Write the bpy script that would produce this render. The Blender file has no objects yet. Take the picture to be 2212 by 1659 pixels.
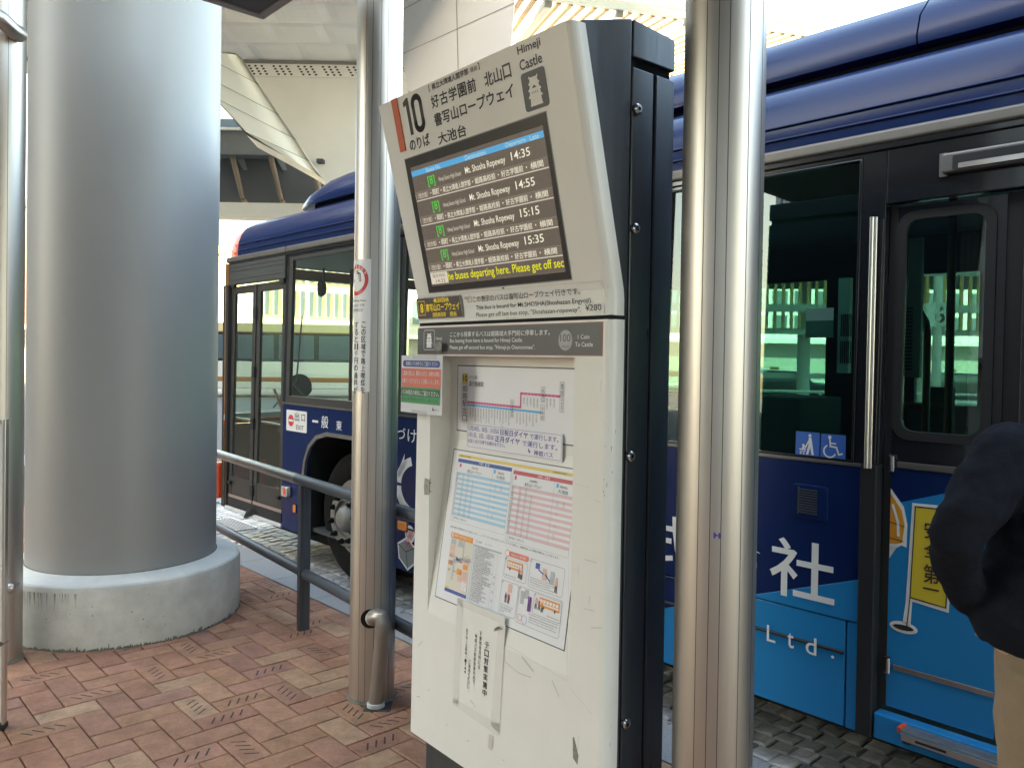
import bpy, bmesh, math, random
from math import radians, sin, cos, pi, hypot
from mathutils import Vector, Matrix

random.seed(7)
SC = bpy.context.scene
COL = SC.collection

# ------------------------------------------------------------------ camera
EYE = Vector((0.0, 0.0, 1.6))
PITCH, ROLL = radians(0.8), 0.0155
F_PX, CX_PX, CY_PX = 1740.0, 1106.0, 799.3          # in a 2212 px wide frame
fwd = Vector((0, cos(PITCH), -sin(PITCH)))
r0 = Vector((1, 0, 0)); u0 = r0.cross(fwd)
rgt = r0 * cos(ROLL) + u0 * sin(ROLL)
upv = u0 * cos(ROLL) - r0 * sin(ROLL)
cam = bpy.data.cameras.new('camera')
cam.sensor_width = 36.0
cam.lens = 36.0 * F_PX / 2212.0
cam.shift_y = -(829.5 - CY_PX) / 2212.0
cam.clip_start = 0.05; cam.clip_end = 1500
camo = bpy.data.objects.new('camera', cam); COL.objects.link(camo)
M = Matrix((rgt, upv, -fwd)).transposed().to_4x4(); M.translation = EYE
camo.matrix_world = M
SC.camera = camo

# ------------------------------------------------------------------ light
EXPO = 3.65
SUN_EL, SUN_AZ = radians(28), radians(217)            # azimuth measured from +Y towards +X
W = bpy.data.worlds.new('World'); SC.world = W; W.use_nodes = True
nt = W.node_tree; bg = nt.nodes['Background']
sky = nt.nodes.new('ShaderNodeTexSky'); sky.sky_type = 'NISHITA'; sky.sun_disc = False
sky.sun_elevation = SUN_EL; sky.sun_rotation = SUN_AZ; sky.air_density = 1.0; sky.dust_density = 2.5
nt.links.new(sky.outputs[0], bg.inputs[0]); bg.inputs[1].default_value = 0.15
sl = bpy.data.lights.new('sun', 'SUN'); sl.energy = 4.2; sl.angle = radians(0.5); sl.color = (1, 0.90, 0.76)
so = bpy.data.objects.new('sun', sl); COL.objects.link(so)
ts = Vector((sin(SUN_AZ) * cos(SUN_EL), cos(SUN_AZ) * cos(SUN_EL), sin(SUN_EL)))
so.rotation_euler = ts.to_track_quat('Z', 'Y').to_euler(); so.location = ts * 60
vs = SC.view_settings
vs.view_transform = 'Standard'; vs.look = 'None'; vs.exposure = EXPO; vs.gamma = 1.0; vs.use_curve_mapping = False
vs.use_white_balance = True; vs.white_balance_temperature = 8300; vs.white_balance_tint = 4
cy = SC.cycles
cy.max_bounces = 8; cy.diffuse_bounces = 4; cy.glossy_bounces = 4; cy.transparent_max_bounces = 24
cy.caustics_reflective = False; cy.caustics_refractive = False; cy.sample_clamp_indirect = 6.0

# ------------------------------------------------------------------ materials
MATS = {}
def mat(name, col, rough=0.5, metal=0.0, var=0.0, vscale=8.0, bump=0.0, bscale=60.0, coat=0.0, spec=0.5, attr=None,
        stretch=None, rvar=0.0, coat_rough=0.05, speck=False):
    m = bpy.data.materials.new(name); m.use_nodes = True; MATS[name] = m
    n, l = m.node_tree.nodes, m.node_tree.links
    b = n['Principled BSDF']
    b.inputs['Base Color'].default_value = (*col, 1)
    b.inputs['Roughness'].default_value = rough; b.inputs['Metallic'].default_value = metal
    b.inputs['Specular IOR Level'].default_value = spec
    b.inputs['Coat Weight'].default_value = coat; b.inputs['Coat Roughness'].default_value = coat_rough
    tc = n.new('ShaderNodeTexCoord'); vec = tc.outputs['Object']
    if stretch:
        mp = n.new('ShaderNodeMapping'); mp.inputs['Scale'].default_value = stretch
        l.new(vec, mp.inputs['Vector']); vec = mp.outputs[0]
    src = None
    if attr:
        a = n.new('ShaderNodeVertexColor'); a.layer_name = attr; src = a.outputs[0]
        l.new(src, b.inputs['Base Color'])
    if var or rvar:
        nz = n.new('ShaderNodeTexNoise'); nz.inputs['Scale'].default_value = vscale; nz.inputs['Detail'].default_value = 6
        nz.inputs['Roughness'].default_value = 0.62
        l.new(vec, nz.inputs['Vector'])
        if var:
            mr = n.new('ShaderNodeMapRange'); mr.inputs[1].default_value = 0.25; mr.inputs[2].default_value = 0.75
            mr.inputs[3].default_value = 1 - var; mr.inputs[4].default_value = 1 + var
            l.new(nz.outputs[0], mr.inputs[0])
            mx = n.new('ShaderNodeMix'); mx.data_type = 'RGBA'; mx.blend_type = 'MULTIPLY'
            mx.inputs[0].default_value = 1.0; mx.inputs[6].default_value = (*col, 1)
            if src: l.new(src, mx.inputs[6])
            l.new(mr.outputs[0], mx.inputs[7]); l.new(mx.outputs[2], b.inputs['Base Color'])
        if rvar:
            m2 = n.new('ShaderNodeMapRange'); m2.inputs[1].default_value = 0.3; m2.inputs[2].default_value = 0.7
            m2.inputs[3].default_value = max(0.02, rough - rvar); m2.inputs[4].default_value = rough + rvar
            l.new(nz.outputs[0], m2.inputs[0]); l.new(m2.outputs[0], b.inputs['Roughness'])
    if speck:                                                        # fired-clay blotches and pits
        pv_ = b.inputs['Base Color'].links[0].from_socket
        for sc_, lo, hi, k0, k1 in ((9.0, .35, .68, .80, 1.12), (210.0, .30, .40, .45, 1.0)):
            n2 = n.new('ShaderNodeTexNoise'); n2.inputs['Scale'].default_value = sc_; n2.inputs['Detail'].default_value = 3; l.new(vec, n2.inputs['Vector'])
            r2 = n.new('ShaderNodeMapRange'); r2.inputs[1].default_value = lo; r2.inputs[2].default_value = hi; r2.inputs[3].default_value = k0; r2.inputs[4].default_value = k1; l.new(n2.outputs[0], r2.inputs[0])
            x2 = n.new('ShaderNodeMix'); x2.data_type = 'RGBA'; x2.blend_type = 'MULTIPLY'; x2.inputs[0].default_value = 1.0
            l.new(pv_, x2.inputs[6]); l.new(r2.outputs[0], x2.inputs[7]); pv_ = x2.outputs[2]
        l.new(pv_, b.inputs['Base Color'])
    if bump:
        nb = n.new('ShaderNodeTexNoise'); nb.inputs['Scale'].default_value = bscale; nb.inputs['Detail'].default_value = 4
        l.new(vec, nb.inputs['Vector'])
        bp = n.new('ShaderNodeBump'); bp.inputs['Strength'].default_value = bump; bp.inputs['Distance'].default_value = 0.004
        l.new(nb.outputs[0], bp.inputs['Height']); l.new(bp.outputs[0], b.inputs['Normal'])
    return m

def emit(name, col, k=1.0):
    """a lit screen colour: shown at `col` (linear) once the exposure is applied"""
    m = bpy.data.materials.new(name); m.use_nodes = True; MATS[name] = m
    b = m.node_tree.nodes['Principled BSDF']
    b.inputs['Base Color'].default_value = (0.015, 0.015, 0.015, 1); b.inputs['Roughness'].default_value = 0.22
    b.inputs['Emission Color'].default_value = (*col, 1); b.inputs['Emission Strength'].default_value = k / 2 ** EXPO
    return m

def glass(name, tint, rough=0.0, refl=1.0):
    m = bpy.data.materials.new(name); m.use_nodes = True; MATS[name] = m
    n, l = m.node_tree.nodes, m.node_tree.links
    n.remove(n['Principled BSDF']); out = n['Material Output']
    tr = n.new('ShaderNodeBsdfTransparent'); tr.inputs[0].default_value = (*tint, 1)
    gl = n.new('ShaderNodeBsdfGlossy'); gl.inputs['Roughness'].default_value = rough
    gl.inputs['Color'].default_value = (refl, refl, refl, 1)
    fr = n.new('ShaderNodeFresnel'); ge = n.new('ShaderNodeNewGeometry'); mr = n.new('ShaderNodeMapRange')
    mr.inputs[3].default_value = 1.5; mr.inputs[4].default_value = 1 / 1.5        # same reflectance from both sides of a thin pane
    l.new(ge.outputs['Backfacing'], mr.inputs[0]); l.new(mr.outputs[0], fr.inputs[0])
    mx = n.new('ShaderNodeMixShader')
    l.new(fr.outputs[0], mx.inputs[0]); l.new(tr.outputs[0], mx.inputs[1]); l.new(gl.outputs[0], mx.inputs[2])
    l.new(mx.outputs[0], out.inputs[0])
    return m

mat('brick', (0.3, 0.14, 0.09), 0.82, attr='Col', var=0.17, vscale=38, bump=0.5, bscale=160, spec=0.3, speck=True)
mat('brick_far', (0.27, 0.14, 0.095), 0.85, var=0.3, vscale=7, bump=0.3)
mat('mortar', (0.075, 0.06, 0.05), 0.95, var=0.3, vscale=30)
mat('groove', (0.05, 0.035, 0.03), 0.95)
mat('granite', (0.30, 0.30, 0.295), 0.75, var=0.16, vscale=60, bump=0.3, bscale=220)
mat('sett', (0.2, 0.2, 0.2), 0.38, attr='Col', var=0.25, vscale=30, bump=0.7, bscale=60)
mat('asphalt', (0.13, 0.13, 0.13), 0.9, var=0.25, vscale=20, bump=0.4, bscale=200)
mat('pale_paving', (0.34, 0.33, 0.31), 0.85, var=0.15, vscale=4)
mat('road_paint', (0.75, 0.72, 0.5), 0.7, var=0.1)
mat('column_paint', (0.31, 0.305, 0.295), 0.46, 0.12, var=0.03, vscale=3, rvar=0.03, spec=0.5)
mat('concrete', (0.56, 0.545, 0.49), 0.85, var=0.3, vscale=3.5, bump=0.35, bscale=70)
mat('concrete_top', (0.66, 0.65, 0.60), 0.85, var=0.14, vscale=7, bump=0.3, bscale=80)
mat('stain', (0.17, 0.165, 0.135), 0.95, var=0.4, vscale=20)
mat('steel', (0.54, 0.495, 0.45), 0.42, 1.0, var=0.025, vscale=4, stretch=(30, 30, 0.25), rvar=0.025)
mat('steel_seam', (0.12, 0.105, 0.095), 0.5, 0.6)
mat('steel_dull', (0.50, 0.46, 0.42), 0.36, 1.0, var=0.08, vscale=12)
mat('rail_grey', (0.085, 0.095, 0.11), 0.34, 0.35, var=0.12, vscale=10, bump=0.05)
mat('rail_worn', (0.33, 0.32, 0.30), 0.33, 0.85, var=0.2, vscale=9)
mat('white_shell', (0.80, 0.785, 0.735), 0.36, var=0.035, vscale=5, bump=0.03, bscale=30)
mat('white_plain', (0.82, 0.82, 0.80), 0.4, var=0.03)
mat('casing', (0.042, 0.050, 0.062), 0.33, 0.0, var=0.15, vscale=9, stretch=(6, 6, 0.7), rvar=0.06, spec=0.6)
mat('casing_gap', (0.004, 0.004, 0.005), 0.9)
mat('plinth', (0.045, 0.048, 0.048), 0.6, var=0.25, vscale=14)
mat('ink', (0.022, 0.02, 0.02), 0.5)
mat('ink_grey', (0.07, 0.07, 0.072), 0.5)
mat('ink_pale', (0.36, 0.36, 0.37), 0.6)
mat('ink_blue', (0.07, 0.045, 0.33), 0.5)
mat('orange_red', (0.60, 0.115, 0.05), 0.45)
mat('plate_grey', (0.085, 0.087, 0.092), 0.45)
mat('band_grey', (0.105, 0.105, 0.105), 0.45, var=0.05)
mat('band_rim', (0.52, 0.20, 0.15), 0.5)
mat('lettering_white', (0.84, 0.84, 0.82), 0.45)
mat('coin_silver', (0.42, 0.42, 0.41), 0.5)
mat('bezel', (0.035, 0.03, 0.029), 0.3)
mat('frame_line', (0.28, 0.27, 0.26), 0.4)
mat('paper', (0.80, 0.80, 0.82), 0.42, var=0.02)
mat('paper_old', (0.80, 0.79, 0.74), 0.5, var=0.04, vscale=9)
mat('tape', (0.62, 0.58, 0.53), 0.3, var=0.08, vscale=20)
mat('tape_clear', (0.77, 0.755, 0.70), 0.25, var=0.05, vscale=20)
mat('foil', (0.36, 0.35, 0.33), 0.35, 0.7, var=0.35, vscale=70, bump=0.6, bscale=90)
mat('scuff', (0.24, 0.23, 0.21), 0.8, var=0.4, vscale=60)
mat('scuff_soft', (0.62, 0.60, 0.55), 0.7, var=0.15, vscale=60)
mat('sheet_blue', (0.36, 0.62, 0.80), 0.5)
mat('sheet_pink', (0.78, 0.52, 0.55), 0.5)
mat('hdr_blue', (0.055, 0.11, 0.36), 0.45)
mat('hdr_red', (0.62, 0.10, 0.13), 0.45)
mat('hdr_yellow', (0.80, 0.60, 0.16), 0.45)
mat('map_pink', (0.70, 0.10, 0.28), 0.45)
mat('map_blue', (0.12, 0.45, 0.76), 0.45)
mat('map_cream', (0.74, 0.68, 0.58), 0.5)
mat('map_salmon', (0.76, 0.50, 0.42), 0.5)
mat('map_orange', (0.82, 0.33, 0.08), 0.5)
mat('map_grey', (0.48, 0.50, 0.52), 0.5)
mat('coral', (0.80, 0.22, 0.16), 0.5)
mat('green', (0.10, 0.40, 0.17), 0.4)
mat('green_dark', (0.05, 0.19, 0.09), 0.4)
mat('sign_blue', (0.03, 0.13, 0.46), 0.4)
mat('sign_red', (0.62, 0.045, 0.05), 0.4)
mat('skin', (0.50, 0.29, 0.20), 0.5)
mat('purple', (0.20, 0.07, 0.30), 0.5)
mat('chrome', (0.78, 0.78, 0.80), 0.14, 1.0)
mat('brushed', (0.45, 0.43, 0.42), 0.34, 1.0, var=0.1, vscale=30)
mat('pvc', (0.34, 0.305, 0.275), 0.3, 0.55, var=0.08, vscale=16)
mat('pvc_cream', (0.56, 0.53, 0.44), 0.5)
mat('pvc_collar', (0.55, 0.56, 0.56), 0.45)
mat('dark_hole', (0.008, 0.007, 0.007), 0.95)
mat('navy', (0.004, 0.018, 0.085), 0.24, 0.0, coat=0.06, spec=0.22, var=0.04, vscale=1.5, coat_rough=0.04)
mat('bus_blue', (0.005, 0.21, 0.48), 0.24, 0.0, coat=0.06, spec=0.22, var=0.04, vscale=1.5, coat_rough=0.04)
mat('bus_orange', (0.36, 0.155, 0.04), 0.3, coat=0.6)
mat('bus_red', (0.72, 0.075, 0.02), 0.45, coat=0.15)
mat('bus_white', (0.72, 0.71, 0.68), 0.35, coat=0.4)
mat('bus_black', (0.009, 0.010, 0.013), 0.22, coat=0.5)
mat('rubber', (0.012, 0.012, 0.013), 0.55)
mat('door_grey', (0.055, 0.052, 0.048), 0.42, 0.3, var=0.1, vscale=10)
mat('header_grey', (0.075, 0.080, 0.078), 0.40, 0.3, var=0.06, vscale=10)
mat('alu', (0.62, 0.60, 0.56), 0.30, 1.0, var=0.06)
mat('trim_dull', (0.17, 0.16, 0.15), 0.5, 0.9, var=0.06)
mat('tyre', (0.010, 0.0095, 0.009), 0.85, var=0.25, vscale=14, bump=0.2, spec=0.15)
mat('rim', (0.22, 0.215, 0.20), 0.55, 0.4, var=0.12, vscale=20)
mat('arch_dark', (0.006, 0.006, 0.006), 0.9)
mat('interior', (0.05, 0.055, 0.062), 0.7, var=0.1)
mat('interior_pale', (0.34, 0.37, 0.39), 0.6)
mat('seat_cloth', (0.035, 0.05, 0.10), 0.85, var=0.2, vscale=30)
mat('grab_brown', (0.16, 0.055, 0.025), 0.4)
mat('amber', (0.75, 0.22, 0.02), 0.25, coat=0.5)
mat('lens_clear', (0.55, 0.52, 0.48), 0.12, 0.3, coat=1.0)
mat('sticker_white', (0.78, 0.78, 0.76), 0.4)
mat('flag_yellow', (0.70, 0.52, 0.05), 0.4)
mat('decal_orange', (0.72, 0.30, 0.03), 0.4)
mat('decal_grey', (0.24, 0.25, 0.245), 0.45)
mat('step_alu', (0.30, 0.30, 0.30), 0.4, 0.7, var=0.2, vscale=20)
mat('jacket', (0.0085, 0.010, 0.0155), 0.92, var=0.25, vscale=30, bump=0.5, bscale=260, spec=0.15)
mat('khaki', (0.27, 0.20, 0.135), 0.9, var=0.12, vscale=14, bump=0.35, bscale=180, spec=0.2)
mat('hair', (0.012, 0.010, 0.009), 0.6)
mat('shoe', (0.02, 0.016, 0.014), 0.45)
mat('deck_white', (0.82, 0.79, 0.74), 0.6, var=0.05, vscale=0.6, bump=0.15, bscale=1.2)
mat('deck_fascia', (0.78, 0.74, 0.66), 0.6, var=0.07, vscale=0.5)
mat('deck_strip', (0.84, 0.80, 0.71), 0.6, var=0.08, vscale=2)
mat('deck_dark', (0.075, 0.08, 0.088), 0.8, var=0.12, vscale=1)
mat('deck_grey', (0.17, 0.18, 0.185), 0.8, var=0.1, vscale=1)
mat('deck_joint', (0.24, 0.21, 0.18), 0.8)
mat('bolt_hole', (0.10, 0.075, 0.06), 0.8)
mat('wing_cream', (0.90, 0.86, 0.74), 0.5, var=0.04, vscale=0.7)
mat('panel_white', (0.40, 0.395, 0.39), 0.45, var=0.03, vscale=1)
mat('panel_joint', (0.20, 0.18, 0.165), 0.8)
mat('wood', (0.62, 0.34, 0.12), 0.6, var=0.35, vscale=3, stretch=(1, 1, 8))
mat('strut_wood', (0.17, 0.13, 0.095), 0.6, var=0.2, vscale=2)
mat('steel_green', (0.42, 0.43, 0.37), 0.5, 0.2)
mat('canopy_dark', (0.10, 0.105, 0.10), 0.55, var=0.08)
mat('canopy_edge', (0.42, 0.41, 0.385), 0.5)
mat('facade_white', (0.74, 0.72, 0.66), 0.7, var=0.04, vscale=0.5)
mat('facade_tan', (0.66, 0.58, 0.34), 0.7, var=0.06, vscale=0.6)
mat('facade_grey', (0.34, 0.33, 0.31), 0.7, var=0.06, vscale=0.5)
mat('facade_brown', (0.22, 0.13, 0.09), 0.7, var=0.06, vscale=0.5)
mat('facade_glass', (0.10, 0.14, 0.17), 0.12, 0.2)
mat('tile', (0.66, 0.65, 0.63), 0.3, var=0.03)
mat('coat_pale', (0.70, 0.66, 0.52), 0.85, var=0.1, vscale=20)
mat('trouser_dark', (0.05, 0.03, 0.035), 0.85)
mat('taxi_dark', (0.02, 0.03, 0.03), 0.2, coat=1.0)
mat('plaza_dark', (0.085, 0.082, 0.08), 0.85, var=0.15, vscale=3)
mat('station_wall', (0.74, 0.68, 0.59), 0.7, var=0.06, vscale=0.5)
mat('facade_slate', (0.10, 0.095, 0.09), 0.7, var=0.06, vscale=0.5)
mat('leaf', (0.09, 0.13, 0.03), 0.6, var=0.4, vscale=6)
mat('bark', (0.12, 0.085, 0.055), 0.85, var=0.2)
glass('pane_clear', (0.90, 0.95, 0.90))
glass('pane_green', (0.44, 0.60, 0.56))
glass('pane_dark', (0.40, 0.60, 0.56))
glass('pane_sky', (0.97, 0.98, 0.97), 0.0, 0.5)
glass('plastic_film', (0.97, 0.97, 0.97), 0.10, 0.22)
emit('lit_dark', (0.115, 0.098, 0.092)); emit('lit_row', (0.150, 0.125, 0.118)); emit('lit_white', (0.80, 0.80, 0.78)); emit('lit_blue', (0.07, 0.36, 0.78))
emit('lit_paleblue', (0.45, 0.68, 0.88)); emit('lit_green', (0.05, 0.62, 0.08)); emit('lit_yellow', (0.72, 0.74, 0.02)); emit('lit_line', (0.55, 0.53, 0.55))
emit('lit_thin', (0.30, 0.27, 0.26)); emit('lit_tile', (0.62, 0.60, 0.60)); emit('led_back', (0.055, 0.047, 0.043)); emit('led_amber', (0.62, 0.46, 0.03)); emit('led_grey', (0.33, 0.31, 0.31))

# ------------------------------------------------------------------ text
_tc = {}
def glyphs(s, bold=0.0, res=3):
    k = (s, bold, res)
    if k in _tc: return _tc[k]
    cu = bpy.data.curves.new('t', 'FONT'); cu.body = s; cu.resolution_u = res; cu.offset = bold; cu.size = 1.0
    o = bpy.data.objects.new('t', cu); COL.objects.link(o)
    me = bpy.data.meshes.new_from_object(o.evaluated_get(bpy.context.evaluated_depsgraph_get()))
    v = [(p.co.x, p.co.y) for p in me.vertices]; f = [tuple(p.vertices) for p in me.polygons]
    bpy.data.objects.remove(o); bpy.data.curves.remove(cu); bpy.data.meshes.remove(me)
    if v:
        x0 = min(a for a, b in v); x1 = max(a for a, b in v); y0 = min(b for a, b in v); y1 = max(b for a, b in v)
        v = [((a - x0) / max(x1 - x0, 1e-6), (b - y0) / max(y1 - y0, 1e-6)) for a, b in v]
        asp = (x1 - x0) / max(y1 - y0, 1e-6)
    else: asp = 1
    _tc[k] = (v, f, asp); return _tc[k]

# ------------------------------------------------------------------ mesh builder
class MB:
    def __init__(s): s.v = []; s.f = []; s.m = []; s.cols = {}
    def add(s, v, f, mi=0, col=None):
        b = len(s.v); s.v += [tuple(p) for p in v]
        for q in f:
            if col is not None: s.cols[len(s.f)] = col
            s.f.append(tuple(i + b for i in q)); s.m.append(mi)
        return s
    def box(s, x0, x1, y0, y1, z0, z1, mi=0):
        v = [(x, y, z) for z in (z0, z1) for y in (y0, y1) for x in (x0, x1)]
        return s.add(v, [(0, 2, 3, 1), (4, 5, 7, 6), (0, 1, 5, 4), (2, 6, 7, 3), (0, 4, 6, 2), (1, 3, 7, 5)], mi)
    def poly(s, pts, mi=0, col=None): return s.add(pts, [tuple(range(len(pts)))], mi, col)
    def rect(s, fn, a0, a1, b0, b1, mi=0): return s.poly([fn(a0, b0), fn(a1, b0), fn(a1, b1), fn(a0, b1)], mi)
    def flat(s, fn, pts, mi=0): return s.poly([fn(a, b) for a, b in pts], mi)
    def prism(s, pts, f0, f1, mi=0):
        n = len(pts); v = [f0(a, b) for a, b in pts] + [f1(a, b) for a, b in pts]
        f = [tuple(range(n - 1, -1, -1)), tuple(range(n, 2 * n))] + [(i, (i + 1) % n, n + (i + 1) % n, n + i) for i in range(n)]
        return s.add(v, f, mi)
    def line(s, fn, pts, w, mi=0, closed=False):
        pts = list(pts)
        if closed: pts = pts + [pts[0]]
        for (a0, b0), (a1, b1) in zip(pts, pts[1:]):
            L = hypot(a1 - a0, b1 - b0) or 1e-9; dx, dy = (a1 - a0) / L * w / 2, (b1 - b0) / L * w / 2
            s.flat(fn, [(a0 - dx - -dy, b0 - dy + -dx), (a1 + dx + dy, b1 + dy - dx), (a1 + dx - dy, b1 + dy + dx), (a0 - dx - dy, b0 - dy + dx)], mi)
        return s
    def disc(s, fn, a, b, ra, rb=None, mi=0, n=28, a0=0, a1=2 * pi):
        rb = rb or ra
        return s.flat(fn, [(a + ra * cos(a0 + (a1 - a0) * i / n), b + rb * sin(a0 + (a1 - a0) * i / n)) for i in range(n + (0 if a1 - a0 > 6.2 else 1))], mi)
    def ring(s, fn, a, b, r0, r1, k=1.0, mi=0, n=36, t0=0, t1=2 * pi):
        v = []; f = []
        for i in range(n + 1):
            t = t0 + (t1 - t0) * i / n
            v += [fn(a + r0 * cos(t), b + r0 * k * sin(t)), fn(a + r1 * cos(t), b + r1 * k * sin(t))]
        f = [(2 * i, 2 * i + 1, 2 * i + 3, 2 * i + 2) for i in range(n)]
        return s.add(v, f, mi)
    def rrect(s, fn, a0, a1, b0, b1, r, mi=0, n=5):
        return s.flat(fn, rr(a0, a1, b0, b1, r, n), mi)
    def text(s, fn, t, a0, a1, b0, b1, mi=0, bold=0.0, res=3):
        v, f, _ = glyphs(t, min(bold, .009), res)
        k = max(0.0, bold - .009) * (b1 - b0)
        if k <= 0: return s.add([fn(a0 + (a1 - a0) * x, b0 + (b1 - b0) * y) for x, y in v], f, mi)
        p = Vector(fn(a0, b0)); nn_ = (Vector(fn(a0 + .01, b0)) - p).cross(Vector(fn(a0, b0 + .01)) - p).normalized()   # heavier strokes: shifted layers, each a hair above the last
        for i, (dx, dy) in enumerate(((-k, 0), (k, 0), (0, -k * .8), (0, k * .8))):
            s.add([tuple(Vector(fn(a0 + k + (a1 - a0 - 2 * k) * x + dx, b0 + k + (b1 - b0 - 2 * k) * y + dy)) + nn_ * (.00012 * i)) for x, y in v], f, mi)
        return s
    def each(s, name, mats, parent, items, **kw):
        for it in items: m = MB(); it(m); m.build(name, mats, parent, **kw)
        return s
    def textw(s, fn, t, a0, b0, h, mi=0, bold=0.0, k=1.0, res=2):
        v, f, asp = glyphs(t, bold, res)
        return s.text(fn, t, a0, a0 + h * asp * k, b0, b0 + h, mi, bold, res)
    def vtext(s, fn, t, a0, a1, b1, b0, mi=0, bold=0.0, res=2):
        n = len(t); h = (b1 - b0) / n
        for i, c in enumerate(t):
            if c == ' ': continue
            y1 = b1 - i * h; w = a1 - a0
            if c in '一ー（）()': 
                v, f, _ = glyphs('|' if c in 'ー' else c, bold, res)
                if c == '一': s.text(fn, c, a0, a1, y1 - h * .52, y1 - h * .44, mi, bold, res)
                elif c == 'ー': s.text(fn, '|', a0 + w * .45, a0 + w * .57, y1 - h * .9, y1 - h * .1, mi, bold, res)
                else: s.rect(fn, a0 + w * .2, a0 + w * .8, y1 - h * .55, y1 - h * .45, mi)
            elif c in '。、.': s.text(fn, c, a0 + w * .62, a0 + w * .92, y1 - h * .40, y1 - h * .12, mi, bold, res)
            else: s.text(fn, c, a0 + w * .04, a1 - w * .04, y1 - h * .93, y1 - h * .07, mi, bold, res)
        return s
    def tube(s, pts, r, n=14, mi=0, caps=True):
        pts = [Vector(p) for p in pts]; rs = r if isinstance(r, (list, tuple)) else [r] * len(pts)
        v = []; prev = None
        for i, p in enumerate(pts):
            d = (pts[min(i + 1, len(pts) - 1)] - pts[max(i - 1, 0)]).normalized()
            if prev is None:
                a = Vector((0, 0, 1)) if abs(d.z) < .9 else Vector((1, 0, 0)); x = d.cross(a).normalized()
            else: x = (prev - d * prev.dot(d)).normalized()
            prev = x; y = d.cross(x)
            for k in range(n):
                t = 2 * pi * k / n; v.append(p + (x * cos(t) + y * sin(t)) * rs[i])
        f = [(i * n + k, i * n + (k + 1) % n, (i + 1) * n + (k + 1) % n, (i + 1) * n + k) for i in range(len(pts) - 1) for k in range(n)]
        if caps: f += [tuple(range(n - 1, -1, -1)), tuple(range((len(pts) - 1) * n, len(pts) * n))]
        return s.add(v, f, mi)
    def loft(s, rings, mi=0, caps=True):
        n = len(rings[0]); v = [p for r in rings for p in r]
        f = [(i * n + k, i * n + (k + 1) % n, (i + 1) * n + (k + 1) % n, (i + 1) * n + k) for i in range(len(rings) - 1) for k in range(n)]
        if caps: f += [tuple(range(n - 1, -1, -1)), tuple(range((len(rings) - 1) * n, len(rings) * n))]
        return s.add(v, f, mi)
    def lathe(s, prof, n=40, c=(0, 0), mi=0, ax=None):
        """prof: list of (radius, height); axis +Z unless ax=(origin, dir)"""
        if ax: o, d = Vector(ax[0]), Vector(ax[1]).normalized(); a = Vector((0, 0, 1)) if abs(d.z) < .9 else Vector((1, 0, 0)); x = d.cross(a).normalized(); y = d.cross(x)
        else: o, d, x, y = Vector((c[0], c[1], 0)), Vector((0, 0, 1)), Vector((1, 0, 0)), Vector((0, 1, 0))
        rings = [[o + d * h + (x * cos(2 * pi * k / n) + y * sin(2 * pi * k / n)) * max(r, 1e-4) for k in range(n)] for r, h in prof]
        return s.loft(rings, mi)
    def build(s, name, mats, parent=None, bevel=0.0, smooth=0, seg=2, dz=0.0, recalc=True):
        me = bpy.data.meshes.new(name)
        v = [(x, y, z + dz) for x, y, z in s.v] if dz else s.v
        me.from_pydata(v, [], s.f)
        if isinstance(mats, str): mats = [mats]
        for m in mats: me.materials.append(MATS[m])
        for i, p in enumerate(me.polygons): p.material_index = s.m[i]
        if s.cols:
            ca = me.color_attributes.new('Col', 'FLOAT_COLOR', 'CORNER')
            for i, p in enumerate(me.polygons):
                c = s.cols.get(i, (0.2, 0.2, 0.2))
                for li in p.loop_indices: ca.data[li].color = (*c, 1)
        if recalc:
            bm = bmesh.new(); bm.from_mesh(me); bmesh.ops.recalc_face_normals(bm, faces=bm.faces); bm.to_mesh(me); bm.free()
        if smooth:
            for p in me.polygons: p.use_smooth = True
            me.set_sharp_from_angle(angle=radians(smooth))
        me.update()
        o = bpy.data.objects.new(name, me); COL.objects.link(o)
        if parent: o.parent = parent
        if bevel:
            b = o.modifiers.new('bevel', 'BEVEL'); b.width = bevel; b.segments = seg; b.limit_method = 'ANGLE'; b.angle_limit = radians(40)
            b.harden_normals = False
        return o

def rr(a0, a1, b0, b1, r, n=5):
    out = []
    for (cx, cyy, t) in ((a1 - r, b0 + r, -pi / 2), (a1 - r, b1 - r, 0), (a0 + r, b1 - r, pi / 2), (a0 + r, b0 + r, pi)):
        out += [(cx + r * cos(t + pi / 2 * i / n), cyy + r * sin(t + pi / 2 * i / n)) for i in range(n + 1)]
    return out

def tag(o, label, cat, group=None, kind=None):
    if label: o['label'] = label
    if cat: o['category'] = cat
    if group: o['group'] = group
    if kind: o['kind'] = kind
    return o
def empty(name, loc=(0, 0, 0), rz=0.0, label=None, cat=None, group=None):
    o = bpy.data.objects.new(name, None); COL.objects.link(o); o.location = loc; o.rotation_euler = (0, 0, rz)
    o.empty_display_size = 0.2
    return tag(o, label, cat, group)
def copy_tree(o, parent=None):
    c = o.copy(); COL.objects.link(c)
    if parent: c.parent = parent
    for ch in list(o.children): copy_tree(ch, c)
    return c
def struct(o): o['kind'] = 'structure'; return o

def ray(x, y): return fwd + rgt * ((x - CX_PX) / F_PX) - upv * ((y - CY_PX) / F_PX)
def at(x, y, Y):
    """the point at distance Y ahead that is seen in direction (x, y)"""
    d = ray(x, y); return EYE + d * (Y / d.y)
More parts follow.
